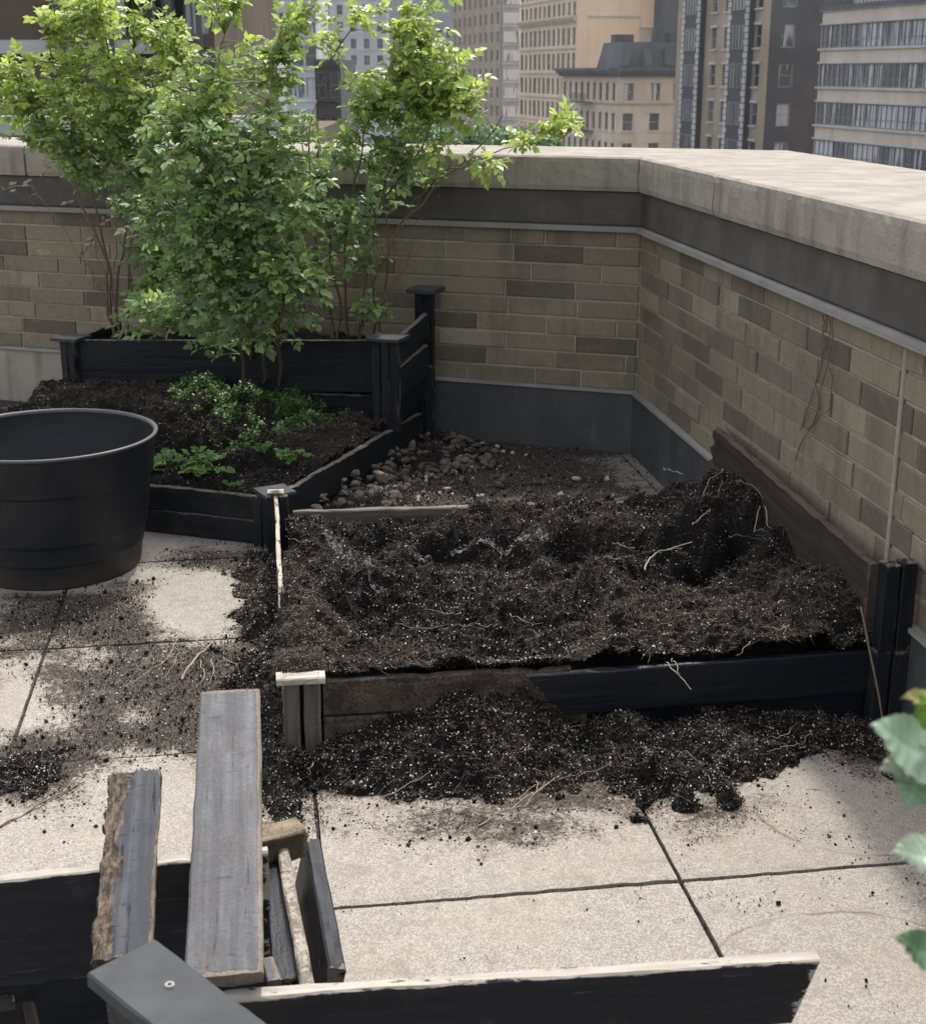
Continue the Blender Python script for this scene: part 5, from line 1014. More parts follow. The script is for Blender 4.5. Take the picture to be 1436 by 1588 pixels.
for k, (a, b, w, tn, nr) in enumerate(lf):
    A_ = Q(*a); B_ = Q(*b, DP - .02); ml = MB(); bigleaf(ml, A_, B_, w, nr, np.array(tn) * .75); ml.build('leaf', 'fgleaf', rt)
    j = np.argmin(((stem - A_) ** 2).sum(1)); mb.tube(wig([stem[max(0, j - 3)], (stem[j] + A_) / 2, A_], 5, .002, k), np.linspace(.003, .0016, 11), 5)
mb.build('stem', 'greencane', rt)

# ================================================================== THE CITY
def bmat(name, a, b, sc_=1.0, streak=.35):
    g = NG(name); p = g.pos(); n = g.noise(p, .35 * sc_, 5, .6); f = g.noise(p, 3.5, 4, .7); s_ = g.noise(g.vmul(p, (1.2, 1.2, .12)), 1, 4)
    c = g.mix(g.mr(n, .35, .68), a, b); c = g.mix(g.math('MULTIPLY', g.mr(s_, .5, .75), streak), c, tuple(x * .5 for x in a)); c = g.mix(g.math('MULTIPLY', g.mr(f, .5, .8), .25), c, tuple(x * .45 for x in a))
    w = g.n('TexWave', wave_type='BANDS', bands_direction='Z'); g.put(w.inputs[0], p); w.inputs['Scale'].default_value = 1.6; w.inputs['Distortion'].default_value = .4
    c = g.mix(g.math('MULTIPLY', w.outputs['Fac'], .10), c, tuple(x * .6 for x in a)); return g.done(c, .9, None, .2)
M['c_brown'] = bmat('city_brown_brick', (.29, .232, .175), (.37, .30, .235)); M['c_dark'] = bmat('city_dark_brick', (.072, .070, .072), (.095, .092, .093), 1, .25); M['c_tan'] = bmat('city_tan_brick', (.56, .44, .325), (.64, .52, .39)); M['c_blank'] = bmat('city_blank_tan_wall', (.72, .52, .35), (.78, .57, .40), .5, .2)
M['c_beige'] = bmat('city_beige_stone', (.50, .42, .34), (.58, .50, .41)); M['c_grey'] = bmat('city_grey_stone', (.46, .465, .48), (.56, .565, .575)); M['c_blue'] = bmat('city_blue_grey', (.27, .285, .32), (.34, .355, .39)); M['c_trim'] = bmat('city_pale_trim', (.40, .40, .40), (.50, .49, .48)); M['c_slate'] = bmat('city_slate_roof', (.085, .09, .10), (.12, .125, .135)); M['c_band'] = bmat('city_pinkish_band', (.50, .42, .36), (.58, .50, .43)); M['c_lbrown'] = bmat('city_left_brown_brick', (.085, .062, .047), (.12, .088, .066)); M['c_black'] = simple('black_iron', (.03, .03, .035), .6, .2)
M['c_asph'] = bmat('asphalt', (.05, .05, .052), (.065, .065, .066))
def glass_mat(name, a, b, seed=0):
    g = NG(name); r_ = g.ornd(); p = g.objc(); st = g.noise(g.vmul(p, (5, 1, .4)), 1.5, 2); rv = g.n('Combine' + 'XYZ'); g.put(rv.inputs[0], g.math('MULTIPLY', r_, 37.0)); ad = g.n('VectorMath', operation='ADD'); g.put(ad.inputs[0], g.vmul(p, (2.3, 1, .25))); g.put(ad.inputs[1], rv.outputs[0])
    q = g.noise(ad.outputs[0], 1.0, 1); k = g.mr(g.math('ADD', q, g.math('MULTIPLY', g.math('SUBTRACT', r_, .5), .35)), .42, .62); c = g.mix(k, a, b); return g.done(c, .12, None, .6)
M['glass'] = glass_mat('window_glass', (.018, .022, .028), (.10, .11, .12)); M['glass2'] = glass_mat('curtained_glass', (.07, .078, .09), (.46, .47, .49)); M['frame'] = simple('window_frame', (.30, .30, .30), .7, .1); M['dframe'] = simple('dark_window_frame', (.14, .145, .155), .6, .1)
def win_mesh(w, h, kind):
    mb = MB(); t = .06
    if kind == 'sash':
        mb.box((-w / 2 + t, -.04, t), (w / 2 - t, -.02, h - t), 1)
        for a, b in (((-w / 2, -.05, 0), (-w / 2 + t, .01, h)), ((w / 2 - t, -.05, 0), (w / 2, .01, h)), ((-w / 2 + t, -.05, 0), (w / 2 - t, .01, t)), ((-w / 2 + t, -.05, h - t), (w / 2 - t, .01, h)), ((-w / 2 + t, -.045, h * .5 - .03), (w / 2 - t, .0, h * .5 + .03))): mb.box(a, b, 0)
    else:
        mb.box((-w / 2, -.04, 0), (w / 2, -.02, h), 1); n = max(2, int(w / .62)); 
        for k in range(n + 1): x = -w / 2 + w * k / n; mb.box((x - .035, -.05, 0), (x + .035, .03, h), 0)
        mb.box((-w / 2, -.05, -.0), (w / 2, .025, .07), 0); mb.box((-w / 2, -.05, h - .07), (w / 2, .025, h), 0)
        if kind == 'ribbon': mb.box((-w / 2, -.05, h * .33), (w / 2, .02, h * .33 + .05), 0)
    return mb
def to_mesh(mb, name, mats):
    me = bpy.data.meshes.new(name); me.from_pydata(np.concatenate(mb.v).tolist(), [], mb.f); 
    for m in mats: me.materials.append(M[m])
    me.polygons.foreach_set('material_index', mb.m); me.update(); return me
WC = {}
def facade(par, wm, p0, p1, z0, z1, cols, rows, w_mats=('frame', 'glass'), kind='sash', reveal=.22, sills=None, lintel=None, counter=None):
    """wall from p0 to p1 seen with its outward normal to the right-hand side of p0->p1 (towards the camera); real openings
    cols: list of (centre s, width) rows: list of (sill z, height)"""
    p0 = np.array(p0, float); p1 = np.array(p1, float); Ln = np.linalg.norm(p1 - p0); d = (p1 - p0) / Ln; n = np.array([d[1], -d[0]])
    xs = sorted(set([0, Ln] + [c - w / 2 for c, w in cols] + [c + w / 2 for c, w in cols])); zs = sorted(set([z0, z1] + [z for z, h in rows] + [z + h for z, h in rows]))
    pt = lambda s, o, z: (p0[0] + d[0] * s + n[0] * o, p0[1] + d[1] * s + n[1] * o, z)
    isw = lambda a, b, c, e: any(abs(a - (cc - w / 2)) < 1e-6 for cc, w in cols) and any(abs(b - (cc + w / 2)) < 1e-6 for cc, w in cols) and any(abs(c - z) < 1e-6 for z, h in rows)
    for a, b in zip(xs[:-1], xs[1:]):
        incol = any(a >= cc - w / 2 - 1e-6 and b <= cc + w / 2 + 1e-6 for cc, w in cols)
        for c, e in zip(zs[:-1], zs[1:]):
            if incol and any(c >= z - 1e-6 and e <= z + h + 1e-6 for z, h in rows):
                q = [pt(a, 0, c), pt(b, 0, c), pt(b, 0, e), pt(a, 0, e)]; k = [pt(a, -reveal, c), pt(b, -reveal, c), pt(b, -reveal, e), pt(a, -reveal, e)]
                wm.add(q + k, [(0, 1, 5, 4), (1, 2, 6, 5), (2, 3, 7, 6), (3, 0, 4, 7), (4, 5, 6, 7)], 0)
            else: wm.add([pt(a, 0, c), pt(b, 0, c), pt(b, 0, e), pt(a, 0, e)], [(0, 1, 2, 3)], 0)
    ang_ = math.atan2(d[1], d[0]); first = None
    for cc, w in cols:
        for z, h in rows:
            key = (round(w, 2), round(h, 2), kind, w_mats, sills)
            if key not in WC:
                m_ = win_mesh(w, h, kind)
                mt = list(w_mats)
                if sills: m_.box((-w / 2 - .1, -.02, -.14), (w / 2 + .1, reveal + .10, -.005), 2); m_.box((-w / 2 - .12, reveal + .003, h + .01), (w / 2 + .12, reveal + .05, h + .22), 2); mt.append(sills)
                # y of the window mesh points outwards = -n side; flip so +y is outward
                m_.v = [v * [1, -1, 1] for v in m_.v]; m_.f = [list(f)[::-1] for f in m_.f]; WC[key] = to_mesh(m_, 'window', mt)
            o = bpy.data.objects.new('window', WC[key]); COL.objects.link(o); o.parent = par; q = pt(cc, -reveal + .055, z); o.location = (q[0] - par['_w'][0], q[1] - par['_w'][1], q[2] - par['_w'][2]); o.rotation_euler = (0, 0, ang_)
    return pt
def uvx(u, d): return np.array([(u - 718) / 2304.0 * d, d])       # ground position of a vertical edge seen at pixel column u, distance d
def zat(v, d): return H + (110 - v) / 2304.0 * d
SD = np.array([-.2198, .9755]); PD = np.array([.9755, .2198])      # street direction (receding), and across
def meet(p, u):   # walk from p along the street until pixel column u
    k = (u - 718) / 2304.0; return p + SD * ((k * p[1] - p[0]) / (SD[0] - k * SD[1]))
def closebox(wm, pts, z0, z1, mi=0):
    n = len(pts); v = [(p[0], p[1], z0) for p in pts] + [(p[0], p[1], z1) for p in pts]; wm.add(v, [tuple(range(n))[::-1], tuple(n + i for i in range(n))], mi)
    return v
def boxwalls(wm, pts, z0, z1, skip=(), mi=0):
    n = len(pts)
    for i in range(n):
        if i in skip: continue
        a, b = pts[i], pts[(i + 1) % n]; wm.add([(a[0], a[1], z0), (b[0], b[1], z0), (b[0], b[1], z1), (a[0], a[1], z1)], [(0, 1, 2, 3)], mi)
    closebox(wm, pts, z0, z1, mi)
def cornice(mb, p0, p1, z, h, out, mi=0, ends=0):
    p0 = np.array(p0, float); p1 = np.array(p1, float); d = (p1 - p0) / np.linalg.norm(p1 - p0); n = np.array([d[1], -d[0]]); a = p0 - d * ends; b = p1 + d * ends
    for (o, za, zb) in ((out * .45, z, z + h * .35), (out * .8, z + h * .35, z + h * .65), (out, z + h * .65, z + h)):
        v = [(*(a + n * .003), za), (*(b + n * .003), za), (*(b + n * o), za), (*(a + n * o), za)]; v += [(q[0], q[1], zb) for q in v]
        mb.add(v, [(3, 2, 1, 0), (4, 5, 6, 7), (0, 1, 5, 4), (1, 2, 6, 5), (2, 3, 7, 6), (3, 0, 4, 7)], mi)
ZS = -45.0; HAZE = .00024
def rows_(v_tops, d, hpx): return [(zat(v + hpx, d), hpx / 2304.0 * d) for v in v_tops]
def evrow(z_ref, sp, h, lo=-22, hi=22): 
    k0 = math.ceil((lo - z_ref) / sp); k1 = math.floor((hi - z_ref) / sp); return [(z_ref + sp * k, h) for k in range(k0, k1 + 1)]
# --- brown building with stone-edged bays, dark side wall
d0 = 118.0; c7 = uvx(1190, d0); l7 = meet(c7, 1048); r7 = c7 + PD * 9
b7 = root('apartment_tower', (float(c7[0]), float(c7[1]), ZS), 'brown brick tower with pale quoined bays and a dark blank side wall', 'building', 'buildings behind the parapet')
wm = MB(); L7 = np.linalg.norm(l7 - c7); fr = lambda u: np.linalg.norm(meet(c7, u) - l7)
S_ = lambda zx: fr(850 + zx / 2.45)
cols = [(S_(512), 1.1), (S_(626), 1.25), (S_(674), 1.25), (S_(790), 1.3)]; sp = 3.0; zr = zat(200, d0) 
RW = evrow(zat(76, d0 + 6), 3.02, 1.75, -9, 7)
facade(b7, wm, l7, c7, ZS, 26, cols, RW, sills='c_trim')
cs = [(l7 + (c7 - l7) * t_) for t_ in (S_(525) / L7, S_(590) / L7, S_(698) / L7, S_(775) / L7)]
nn7 = np.array([(c7 - l7)[1], -(c7 - l7)[0]]) / L7; 
side_cols = [((850 + zx / 2.45 - 1190) / 2304 * d0 * 1.02 + .2, 1.15) for zx in (898,)]
facade(b7, wm, c7, r7, ZS, 26, side_cols, RW, ('frame', 'glass2'))
boxwalls(wm, [l7, c7, r7, r7 + SD * 16], ZS, 26, skip=(0, 1)); wm.build('wall', 'c_brown', b7)
mb = MB(); 
n_ = np.array([(r7 - c7)[1], -(r7 - c7)[0]]) / np.linalg.norm(r7 - c7)
sc0 = side_cols[0][0]; Ls = np.linalg.norm(r7 - c7); ds = (r7 - c7) / Ls
def slab(mb, p0, d, n, s0, s1, z0, z1, o0, o1, mi=0):
    v = [(*(p0 + d * s + n * o), z) for s in (s0, s1) for o in (o0, o1) for z in (z0, z1)]; mb.add(v, [(0, 1, 3, 2), (4, 6, 7, 5), (0, 4, 5, 1), (2, 3, 7, 6), (0, 2, 6, 4), (1, 5, 7, 3)], mi)
slab(mb, c7, ds, n_, .0, sc0 - .62, ZS, 26.1, .003, .05); slab(mb, c7, ds, n_, sc0 + .62, Ls, ZS, 26.1, .003, .05)
zz_ = ZS
for (z, h) in RW + [(26, 0)]: slab(mb, c7, ds, n_, sc0 - .62, sc0 + .62, zz_, z - .03, .003, .05); zz_ = z + h + .03
mb.build('side_cladding', 'c_dark', b7)
d7 = (c7 - l7) / L7
for (sa, sb) in ((S_(525), S_(590)), (S_(698), S_(775))):
    mb = MB(); slab(mb, l7, d7, nn7, sa, sb, ZS, 26, .0, .55, 0)
    z = -20
    while z < 22:
        for (a_, b_) in ((sa - .02, sa + .55 + .18 * (int(z * 2) % 2)), (sb - .55 - .18 * (int(z * 2) % 2), sb + .02)): slab(mb, l7, d7, nn7, a_, b_, z, z + .42, .5, .60, 1)
        z += .5
    mb.build('bay', ['c_black', 'c_trim'], b7)
    wkey = 'bay%d' % int(sa)
    w_ = sb - sa - 1.5; mm = win_mesh(w_, 1.9, 'grid'); mm.v = [v * [1, -1, 1] for v in mm.v]; mm.f = [list(f)[::-1] for f in mm.f]; me = to_mesh(mm, 'window', ('dframe', 'glass'))
    for (z, h) in RW: o = bpy.data.objects.new('window', me); COL.objects.link(o); o.parent = b7; q = l7 + d7 * (sa + sb) / 2 + nn7 * .60; o.location = (q[0] - b7['_w'][0], q[1] - b7['_w'][1], z - .1 - ZS); o.rotation_euler = (0, 0, math.atan2(d7[1], d7[0]))
# --- modern banded building at the right
c8 = uvx(1270, 112.0); n8 = c8 - SD * 34
b8 = root('office_building', (float(c8[0]), float(c8[1]), ZS), 'modern building with long ribbon windows between pale bands, at the far right', 'building', 'buildings behind the parapet')
wm = MB(); L8 = 34.0; spz = 2.75; z0 = zat(76, 112.0); cols = [(1.55 + 3.02 * k, 2.96) for k in range(11)]
R8 = [(zat(v, 112), 1.62) for v in (76, 133, 189, 245, 301)]
R8 = [(zat(76, 112) - k * 2.74, 1.62) for k in range(5)]
facade(b8, wm, c8, n8, ZS, zat(22, 112), cols, R8, ('dframe', 'glass2'), 'ribbon', .12)
boxwalls(wm, [c8, n8, n8 + PD * 16, c8 + PD * 16], ZS, zat(22, 112), skip=(0,)); wm.build('wall', 'c_band', b8)
d8 = -SD; nn8 = np.array([d8[1], -d8[0]])
for k in range(6):
    mb = MB(); zt = zat(76, 112) + 2.74 - k * 2.74; slab(mb, c8, d8, nn8, -.2, L8, zt - .16, zt - .02, .003, .16, 0); slab(mb, c8, d8, nn8, -.2, L8, zt - 1.1, zt - .98, .003, .10, 0); mb.build('string_course', 'c_trim', b8)
mb = MB(); slab(mb, c8, d8, nn8, -.3, L8, zat(22, 112) + .003, zat(15, 112), -.3, .2, 0); slab(mb, c8, d8, nn8, 3, L8, zat(15, 112) + .003, zat(-40, 112), -3, -.9, 1)
for k in range(60): slab(mb, c8, d8, nn8, k * .55, k * .55 + .05, zat(15, 112), zat(9, 112), -.05, .0, 0)
slab(mb, c8, d8, nn8, 0, L8, zat(9, 112), zat(8, 112), -.06, .01, 0)
mb.build('roof_terrace', ['c_slate', 'c_trim'], b8)
# --- low corner building with dark cornice and mansard
d6 = 152.0; c6 = uvx(958, d6); l6 = meet(c6, 872); r6 = c6 + PD * 7.6; zc = zat(118, d6)
b6 = root('corner_building', (float(c6[0]), float(c6[1]), ZS), 'low tan corner building with a heavy dark cornice and slate mansard roof', 'building', 'buildings behind the parapet')
wm = MB(); L6 = np.linalg.norm(c6 - l6); R6 = [(zat(154, d6) - k * 3.0, 1.75) for k in range(4)]
facade(b6, wm, l6, c6, ZS, zc, [(L6 * (k + .5) / 9, 1.0) for k in range(9)], R6, ('dframe', 'glass'), sills='c_beige'); facade(b6, wm, c6, r6, ZS, zc, [(1.25, 1.1), (4.15, 1.1), (6.6, 1.0)], R6, ('frame', 'glass2'), sills='c_beige')
boxwalls(wm, [l6, c6, r6, r6 + SD * L6], ZS, zc, skip=(0, 1)); wm.build('wall', 'c_beige', b6)
mb = MB(); cornice(mb, l6, c6, zc + .003, .9, 1.0, 0, 0); cornice(mb, c6, r6, zc + .003, .9, 1.0, 0, 0); mb.build('cornice', 'c_slate', b6)
mb = MB(); cornice(mb, c6, r6, zat(160, d6), .25, .25); cornice(mb, l6, c6, zat(160, d6), .25, .25); mb.build('string_course', 'c_beige', b6)
mp = [meet(c6, 925) , c6 + SD * 1.5 + PD * .6, r6 + PD * 2 + SD * 1.5, r6 + SD * 9 + PD * 2]; zt = zat(66, d6); mb = MB(); n = 4
ins = np.mean(mp, axis=0); v = [(p[0], p[1], zc + .9) for p in mp] + [(*(p + (ins - p) * .13), zt) for p in mp]; mb.add(v, [(0, 1, 5, 4), (1, 2, 6, 5), (2, 3, 7, 6), (3, 0, 4, 7), (4, 5, 6, 7)], 0)
rf = mb.build('mansard_roof', 'c_slate', b6); mb = MB()
for s in (1.2, 3.6, 6.0): q = c6 + SD * 1.3 + PD * s; slab(mb, q, PD, -SD, -.5, .5, zc + 1.0, zat(76, d6), -.4, .25, 0); slab(mb, q, PD, -SD, -.32, .32, zc + 1.2, zat(84, d6), .25, .29, 1)
mb.build('dormer', ['c_slate', 'glass'], rf)
mb = MB(); 
for (s0, s1, va, vb) in ((1, 3, 66, 54), (5.5, 6.3, 66, 44), (6.9, 7.8, 66, 50)): slab(mb, c6 + SD * 4, PD, -SD, s0, s1, zt - .2, zat(vb, d6), -1.5, 0, 0)
mb.build('chimney', 'c_dark', rf)
# fire escape on its left face
mb = MB(); d_6 = (c6 - l6) / L6; n6 = np.array([d_6[1], -d_6[0]])
for (z, h) in R6[:3]:
    slab(mb, l6, d_6, n6, L6 * .35, L6 * .62, z - .35, z - .28, .1, 1.1, 0)
    for k in range(14): slab(mb, l6, d_6, n6, L6 * (.35 + .27 * k / 13) - .02, L6 * (.35 + .27 * k / 13) + .02, z - .28, z + .6, 1.06, 1.1, 0)
    slab(mb, l6, d_6, n6, L6 * .35, L6 * .62, z + .6, z + .65, 1.05, 1.11, 0)
mb.build('fire_escape', 'c_black', b6)
# --- tall tan building with blank side
d5 = 205.0; c5 = uvx(893, d5); l5 = meet(c5, 806); r5 = c5 + PD * 13.5
b5 = root('apartment_tower', (float(c5[0]), float(c5[1]), ZS), 'tall tan apartment house with a blank orange tan side wall', 'building', 'buildings behind the parapet')
wm = MB(); L5 = np.linalg.norm(c5 - l5); R5 = evrow(zat(146, d5), 3.35, 2.3, -11, 12)
facade(b5, wm, l5, c5, ZS, 32, [(L5 * (k + .5) / 12, 1.35 if k % 3 else 1.8) for k in range(12)], R5, ('frame', 'glass')); boxwalls(wm, [l5, c5, r5, r5 + SD * L5], ZS, 32, skip=(0, 1))
facade(b5, wm, c5, r5, ZS, 32, [], []); wm.build('wall', 'c_tan', b5)
mb = MB()
for (z, h) in R5: cornice(mb, l5, c5, z - .55, .2, .2)
cornice(mb, l5, c5, zat(36, d5), .8, .8); cornice(mb, l5, c5, zat(205, d5), .6, .6); mb.build('string_course', 'c_beige', b5)
mb = MB(); slab(mb, c5, PD, -SD, 1.4, 10.7, zat(30, d5), zat(28, d5), .003, .3, 0); slab(mb, c5, PD, -SD, 0, 1.4, ZS, 32, .003, .25, 1); slab(mb, c5, PD, -SD, 9.0, 13.5, zat(45, d5), 32, .003, .4, 1); slab(mb, c5, PD, -SD, 10.9, 13.6, ZS, 32.2, .41, 3.5, 2); mb.build('side_wall_panels', ['c_trim', 'c_blank', 'c_dark'], b5)
mb = MB(); slab(mb, c5, PD, -SD, 1.402, 8.98, ZS, 31.9, .003, .12, 0); mb.build('blank_wall', 'c_blank', b5)
# --- brown tower with glass bay
d4 = 250.0; c4 = uvx(776, d4); l4 = meet(c4, 702); 
b4 = root('apartment_tower', (float(c4[0]), float(c4[1]), ZS), 'hazy brown tower with a glazed bay, left of the tan apartment house', 'building', 'buildings behind the parapet')
wm = MB(); L4 = np.linalg.norm(c4 - l4); R4 = evrow(zat(150, d4), 3.0, 1.8, -12, 14)
facade(b4, wm, l4, c4, ZS, 40, [(L4 * (k + .5) / 9, 1.5) for k in range(9)], R4[:11], ('frame', 'glass')); r4 = c4 + PD * 3.2
boxwalls(wm, [l4, c4, r4, r4 + SD * L4], ZS, 40, skip=(0,)); wm.build('wall', 'c_brown', b4)
mb = MB(); slab(mb, c4, PD, -SD, .2, 3.1, ZS, 40.2, .003, .8, 0)
for (z, h) in R4: slab(mb, c4, PD, -SD, .3, 3.0, z, z + 1.7, .803, .86, 1); slab(mb, c4, PD, -SD, .1, 3.2, z - .5, z - .3, .803, 1.0, 2)
mb.build('glazed_bay', ['c_blue', 'glass2', 'c_trim'], b4)
# --- hazy grey buildings seen through the roses
def plainb(nm, lab, u0, u1, d, vtop, mat, nc, sp, wh, ww, wmts=('frame', 'glass'), dep=14, vref=150, hi=12, lo=-9):
    a = uvx(u0, d); b = uvx(u1, d); r_ = root(nm, (float((a + b)[0] / 2), d, ZS), lab, 'building', 'buildings behind the parapet'); wm = MB(); zt = zat(vtop, d); L_ = np.linalg.norm(b - a)
    R = [q for q in evrow(zat(vref, d), sp, wh, lo * d / 110, hi * d / 110) if q[0] + q[1] < zt - .5]; R = R[:max(1, 96 // nc)]
    facade(r_, wm, a, b, ZS, zt, [(L_ * (k + .5) / nc, ww) for k in range(nc)], R, wmts, sills=None); boxwalls(wm, [a, b, b + [0, dep], a + [0, dep]], ZS, zt, skip=(0,)); wm.build('wall', mat, r_)
    mb = MB()
    for (z, h) in R: cornice(mb, a, b, z - .45, .15, .12)
    cornice(mb, a, b, zt - .6, .6, .5); mb.build('string_course', mat, r_); return r_
plainb('apartment_tower', 'distant blue grey tower seen through the upper rose leaves', 596, 702, 320, -300, 'c_blue', 8, 3.1, 1.8, 1.0)
plainb('apartment_tower', 'distant pale grey tower just left of the blue grey one', 478, 600, 300, -200, 'c_grey', 6, 3.2, 1.9, 1.2)
plainb('apartment_tower', 'pale grey tower with white framed windows behind the middle rose bush', 396, 492, 150, -250, 'c_grey', 5, 3.1, 2.0, 1.1, ('frame', 'glass2'))
b3 = plainb('apartment_building', 'dark narrow building with iron fire escapes between the rose bushes', 488, 528, 100, 92, 'c_dark', 2, 2.9, 1.7, .6, ('frame', 'glass'))
mb = MB(); a = uvx(488, 100); b = uvx(528, 100)
for k in range(5):
    z = zat(125 + k * 30, 100) ; slab(mb, a, L3(1, 0)[:2], L3(0, -1)[:2], .1, 1.6, z, z + .06, .05, 1.0, 0); slab(mb, a, L3(1, 0)[:2], L3(0, -1)[:2], .1, 1.6, z + .85, z + .9, .95, 1.0, 0)
    for j in range(9): slab(mb, a, L3(1, 0)[:2], L3(0, -1)[:2], .1 + j * .18, .13 + j * .18, z, z + .85, .96, .99, 0)
mb.build('fire_escape', 'c_black', b3)
plainb('apartment_building', 'smooth pale grey building top in the gap between two rose bushes', 332, 398, 85, 44, 'c_grey', 2, 3.0, 1.4, .9, lo=-20, hi=-2)
# --- near brown building on the left
a = uvx(-110, 42.0); b = uvx(335, 42.0); dx = L3(1, 0)[:2]; dy = L3(0, -1)[:2]
b1 = root('apartment_building', (float((a + b)[0] / 2), 42, ZS), 'dark brown brick building with a stone band, behind the left rose bush', 'building', 'buildings behind the parapet')
wm = MB(); L1 = np.linalg.norm(b - a); ux1 = lambda u: (u + 110) / 2304 * 42
facade(b1, wm, a, b, ZS, 14, [(ux1(u), 1.0) for u in (125, 200, 228, 262, 300)], [(zat(58, 42), 1.9), (zat(105, 42), .55), (zat(58, 42) + 3.2, 1.9)], ('dframe', 'glass2'), 'grid'); boxwalls(wm, [a, b, b + [0, 14], a + [0, 14]], ZS, 14, skip=(0,)); wm.build('wall', 'c_lbrown', b1)
mb = MB(); slab(mb, a, dx, dy, 0, ux1(250), zat(84, 42), zat(64, 42), .003, .30, 0); mb.build('stone_band', 'c_trim', b1)
for (u0, u1) in ((102, 110), (178, 184), (246, 250), (312, 320)):
    mb = MB(); slab(mb, a, dx, dy, ux1(u0), ux1(u1), zat(170, 42), 13.9, .31, .5, 0); mb.build('pier', 'c_dark', b1)
a = uvx(-140, 27.0); b = uvx(470, 27.0); nb = root('neighbouring_roof', (float((a + b)[0] / 2), 29, ZS), 'flat neighbouring roof edged by a pale low wall, just beyond the left parapet', 'building', 'buildings behind the parapet')
mb = MB(); boxwalls(mb, [a, b, b + [0, 8], a + [0, 8]], ZS, zat(206, 27)); mb.build('wall', 'c_lbrown', nb)
mb = MB(); slab(mb, a, dx, dy, -.1, np.linalg.norm(b - a), zat(206, 27) + .003, zat(177, 27), -.35, .08, 0); mb.build('low_wall', 'c_trim', nb)
# --- roof garden hedge beyond the wall
a = uvx(560, 48.0); b = uvx(868, 48.0); mb = MB(); boxwalls(mb, [a, b, b + [0, 7], a + [0, 7]], ZS, zat(300, 48)); rg = root('roof_garden_building', (float((a + b)[0] / 2), 50, ZS), 'low rooftop carrying green shrubs, just above the back wall', 'building', 'buildings behind the parapet'); mb.build('wall', 'c_beige', rg)
r = np.random.default_rng(77)
for k, (u, vt, w, lb) in enumerate(((655, 184, 1.1, 'leftmost of the green shrubs on the rooftop beyond the back wall'), (725, 187, 1.2, 'middle green shrub on the rooftop beyond the back wall'), (800, 195, 1.0, 'rightmost of the green shrubs on the rooftop beyond the back wall'), (850, 208, .7, 'smallest green shrub on the rooftop, right of the others'))):
    base = np.array([*uvx(u, 50), zat(300, 48)]); zt = zat(vt, 50); hgt = zt - base[2]; n = 2600
    q = r.normal(size=(n, 3)); q /= np.linalg.norm(q, axis=1)[:, None]; q *= (r.random(n) ** .4)[:, None]; q = q * (1 + .35 * vnoise(q * 2.5, k)[:, None]); p = base + [0, 0, hgt * .58] + q * [w, w, hgt * .42]
    v, f, t = leaflets(p, r.normal(size=(n, 3)) + [0, 0, .3], L3(0, 0, 1) + r.normal(size=(n, 3)) * .5, r.uniform(.09, .17, n), np.array([.10, .17, .07]) * r.uniform(.6, 1.5, (n, 1)), 1.5)
    rt = root('rooftop_shrub', tuple(float(x) for x in base), lb, 'shrub', 'rooftop shrubs beyond the wall'); bigmesh('foliage', v, f, ['leaf'], None, {'tint': t}, True, parent=rt)
    tk = MB()
    for j in range(5): e = base + [r.normal() * w * .4, r.normal() * w * .4, hgt * .6]; tk.tube([base, (base + e) / 2 + r.normal(size=3) * .1, e], [.06, .04, .02], 6)
    tk.build('stems', 'cane', rt)
mb = MB(); mb.add([(-500, -60, ZS), (500, -60, ZS), (500, 700, ZS), (-500, 700, ZS)], [(0, 1, 2, 3)]); o = mb.build('street', 'c_asph', None, loc=(0, 0, ZS)); tag(o, 'city street level far below the terrace', kind='structure')

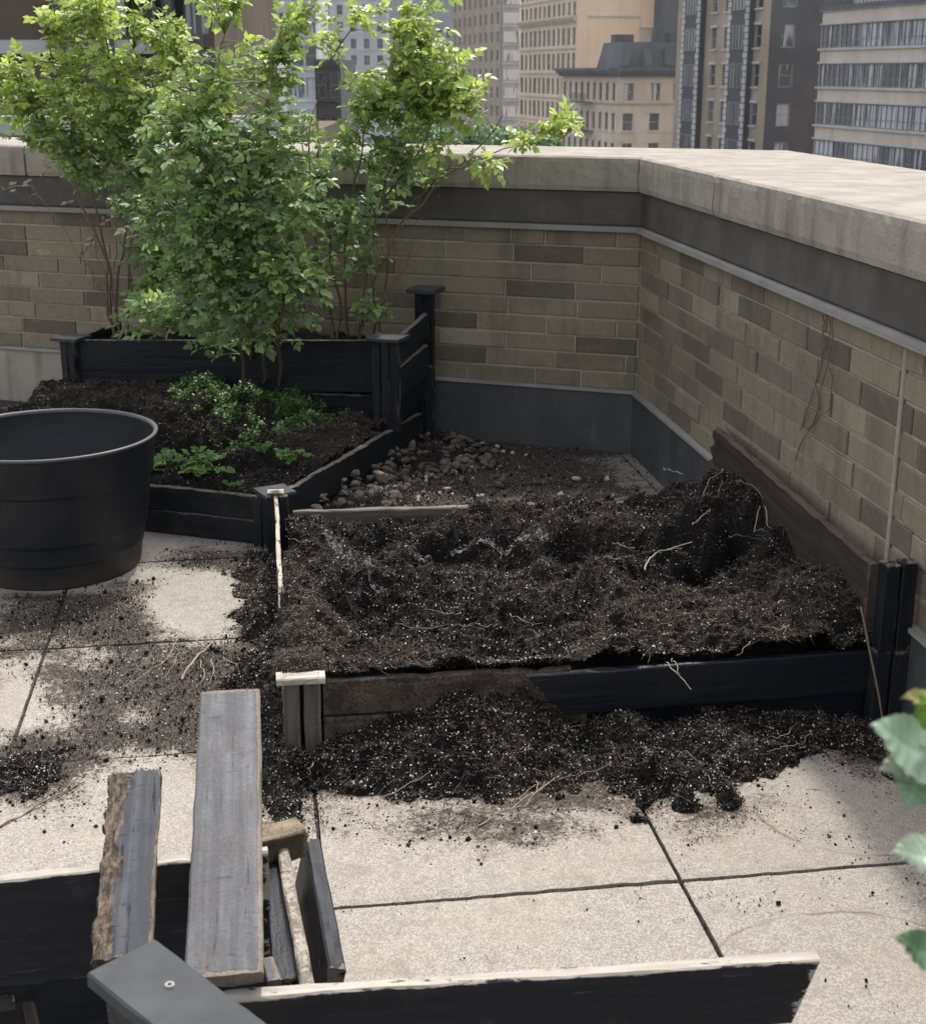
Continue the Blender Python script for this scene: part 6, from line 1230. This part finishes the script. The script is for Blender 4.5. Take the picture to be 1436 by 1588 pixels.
hz = MB(); hz.box((-420, -30, ZS - 1), (420, 640, 66)); o = hz.build('haze', 'mortar', None, loc=(0, 0, 0)); g = NG('haze_air'); g.t.nodes.remove(g.b); pvn = g.n('VolumePrincipled'); pvn.inputs['Color'].default_value = (.86, .90, .96, 1); pvn.inputs['Density'].default_value = HAZE; pvn.inputs['Anisotropy'].default_value = .3; g.t.links.new(pvn.outputs[0], g.out.inputs[1]); o.data.materials.clear(); o.data.materials.append(g.m); tag(o, 'thin summer haze over the city', 'haze', None, 'stuff')
# ================================================================== LIGHT, SKY, CAMERA
w = bpy.data.worlds.new('World'); sc.world = w; w.use_nodes = True; nt = w.node_tree; bg = nt.nodes['Background']; sky = nt.nodes.new('ShaderNodeTexSky'); sky.sky_type = 'NISHITA'; sky.sun_disc = False
SUN_EL = math.radians(56); SUN_AZ = math.radians(14)      # azimuth measured from +Y towards +X
sky.sun_elevation = SUN_EL; sky.sun_rotation = SUN_AZ; sky.air_density = 1.3; sky.dust_density = 3.5; sky.ozone_density = .6
nt.links.new(sky.outputs[0], bg.inputs[0]); bg.inputs[1].default_value = .15; hs = nt.nodes.new('ShaderNodeHueSaturation'); hs.inputs['Saturation'].default_value = .35; nt.links.new(sky.outputs[0], hs.inputs['Color']); nt.links.new(hs.outputs[0], bg.inputs[0])
sl = bpy.data.lights.new('sun', 'SUN'); sl.energy = 2.0; sl.angle = math.radians(3); sl.color = (1, .95, .88); so = bpy.data.objects.new('sun', sl); COL.objects.link(so)
dv = Vector((math.sin(SUN_AZ) * math.cos(SUN_EL), math.cos(SUN_AZ) * math.cos(SUN_EL), math.sin(SUN_EL))); so.rotation_euler = dv.to_track_quat('Z', 'Y').to_euler(); so.location = (0, 0, 20)
cd = bpy.data.cameras.new('camera'); co = bpy.data.objects.new('camera', cd); COL.objects.link(co); sc.camera = co
cd.sensor_fit = 'HORIZONTAL'; cd.sensor_width = 36; cd.lens = F / 1436 * 36; cd.clip_start = .05; cd.clip_end = 2000
co.location = (0, 0, H); co.rotation_euler = (PI / 2 - TH, 0, 0)
cd.dof.use_dof = True; cd.dof.focus_distance = 3.6; cd.dof.aperture_fstop = 13
sc.view_settings.view_transform = 'Standard'; sc.view_settings.look = 'None'; sc.view_settings.gamma = 1; sc.view_settings.exposure = 1.12
sc.cycles.max_bounces = 8; sc.cycles.transparent_max_bounces = 8
for o in list(bpy.data.objects):
    if '_w' in o: del o['_w']
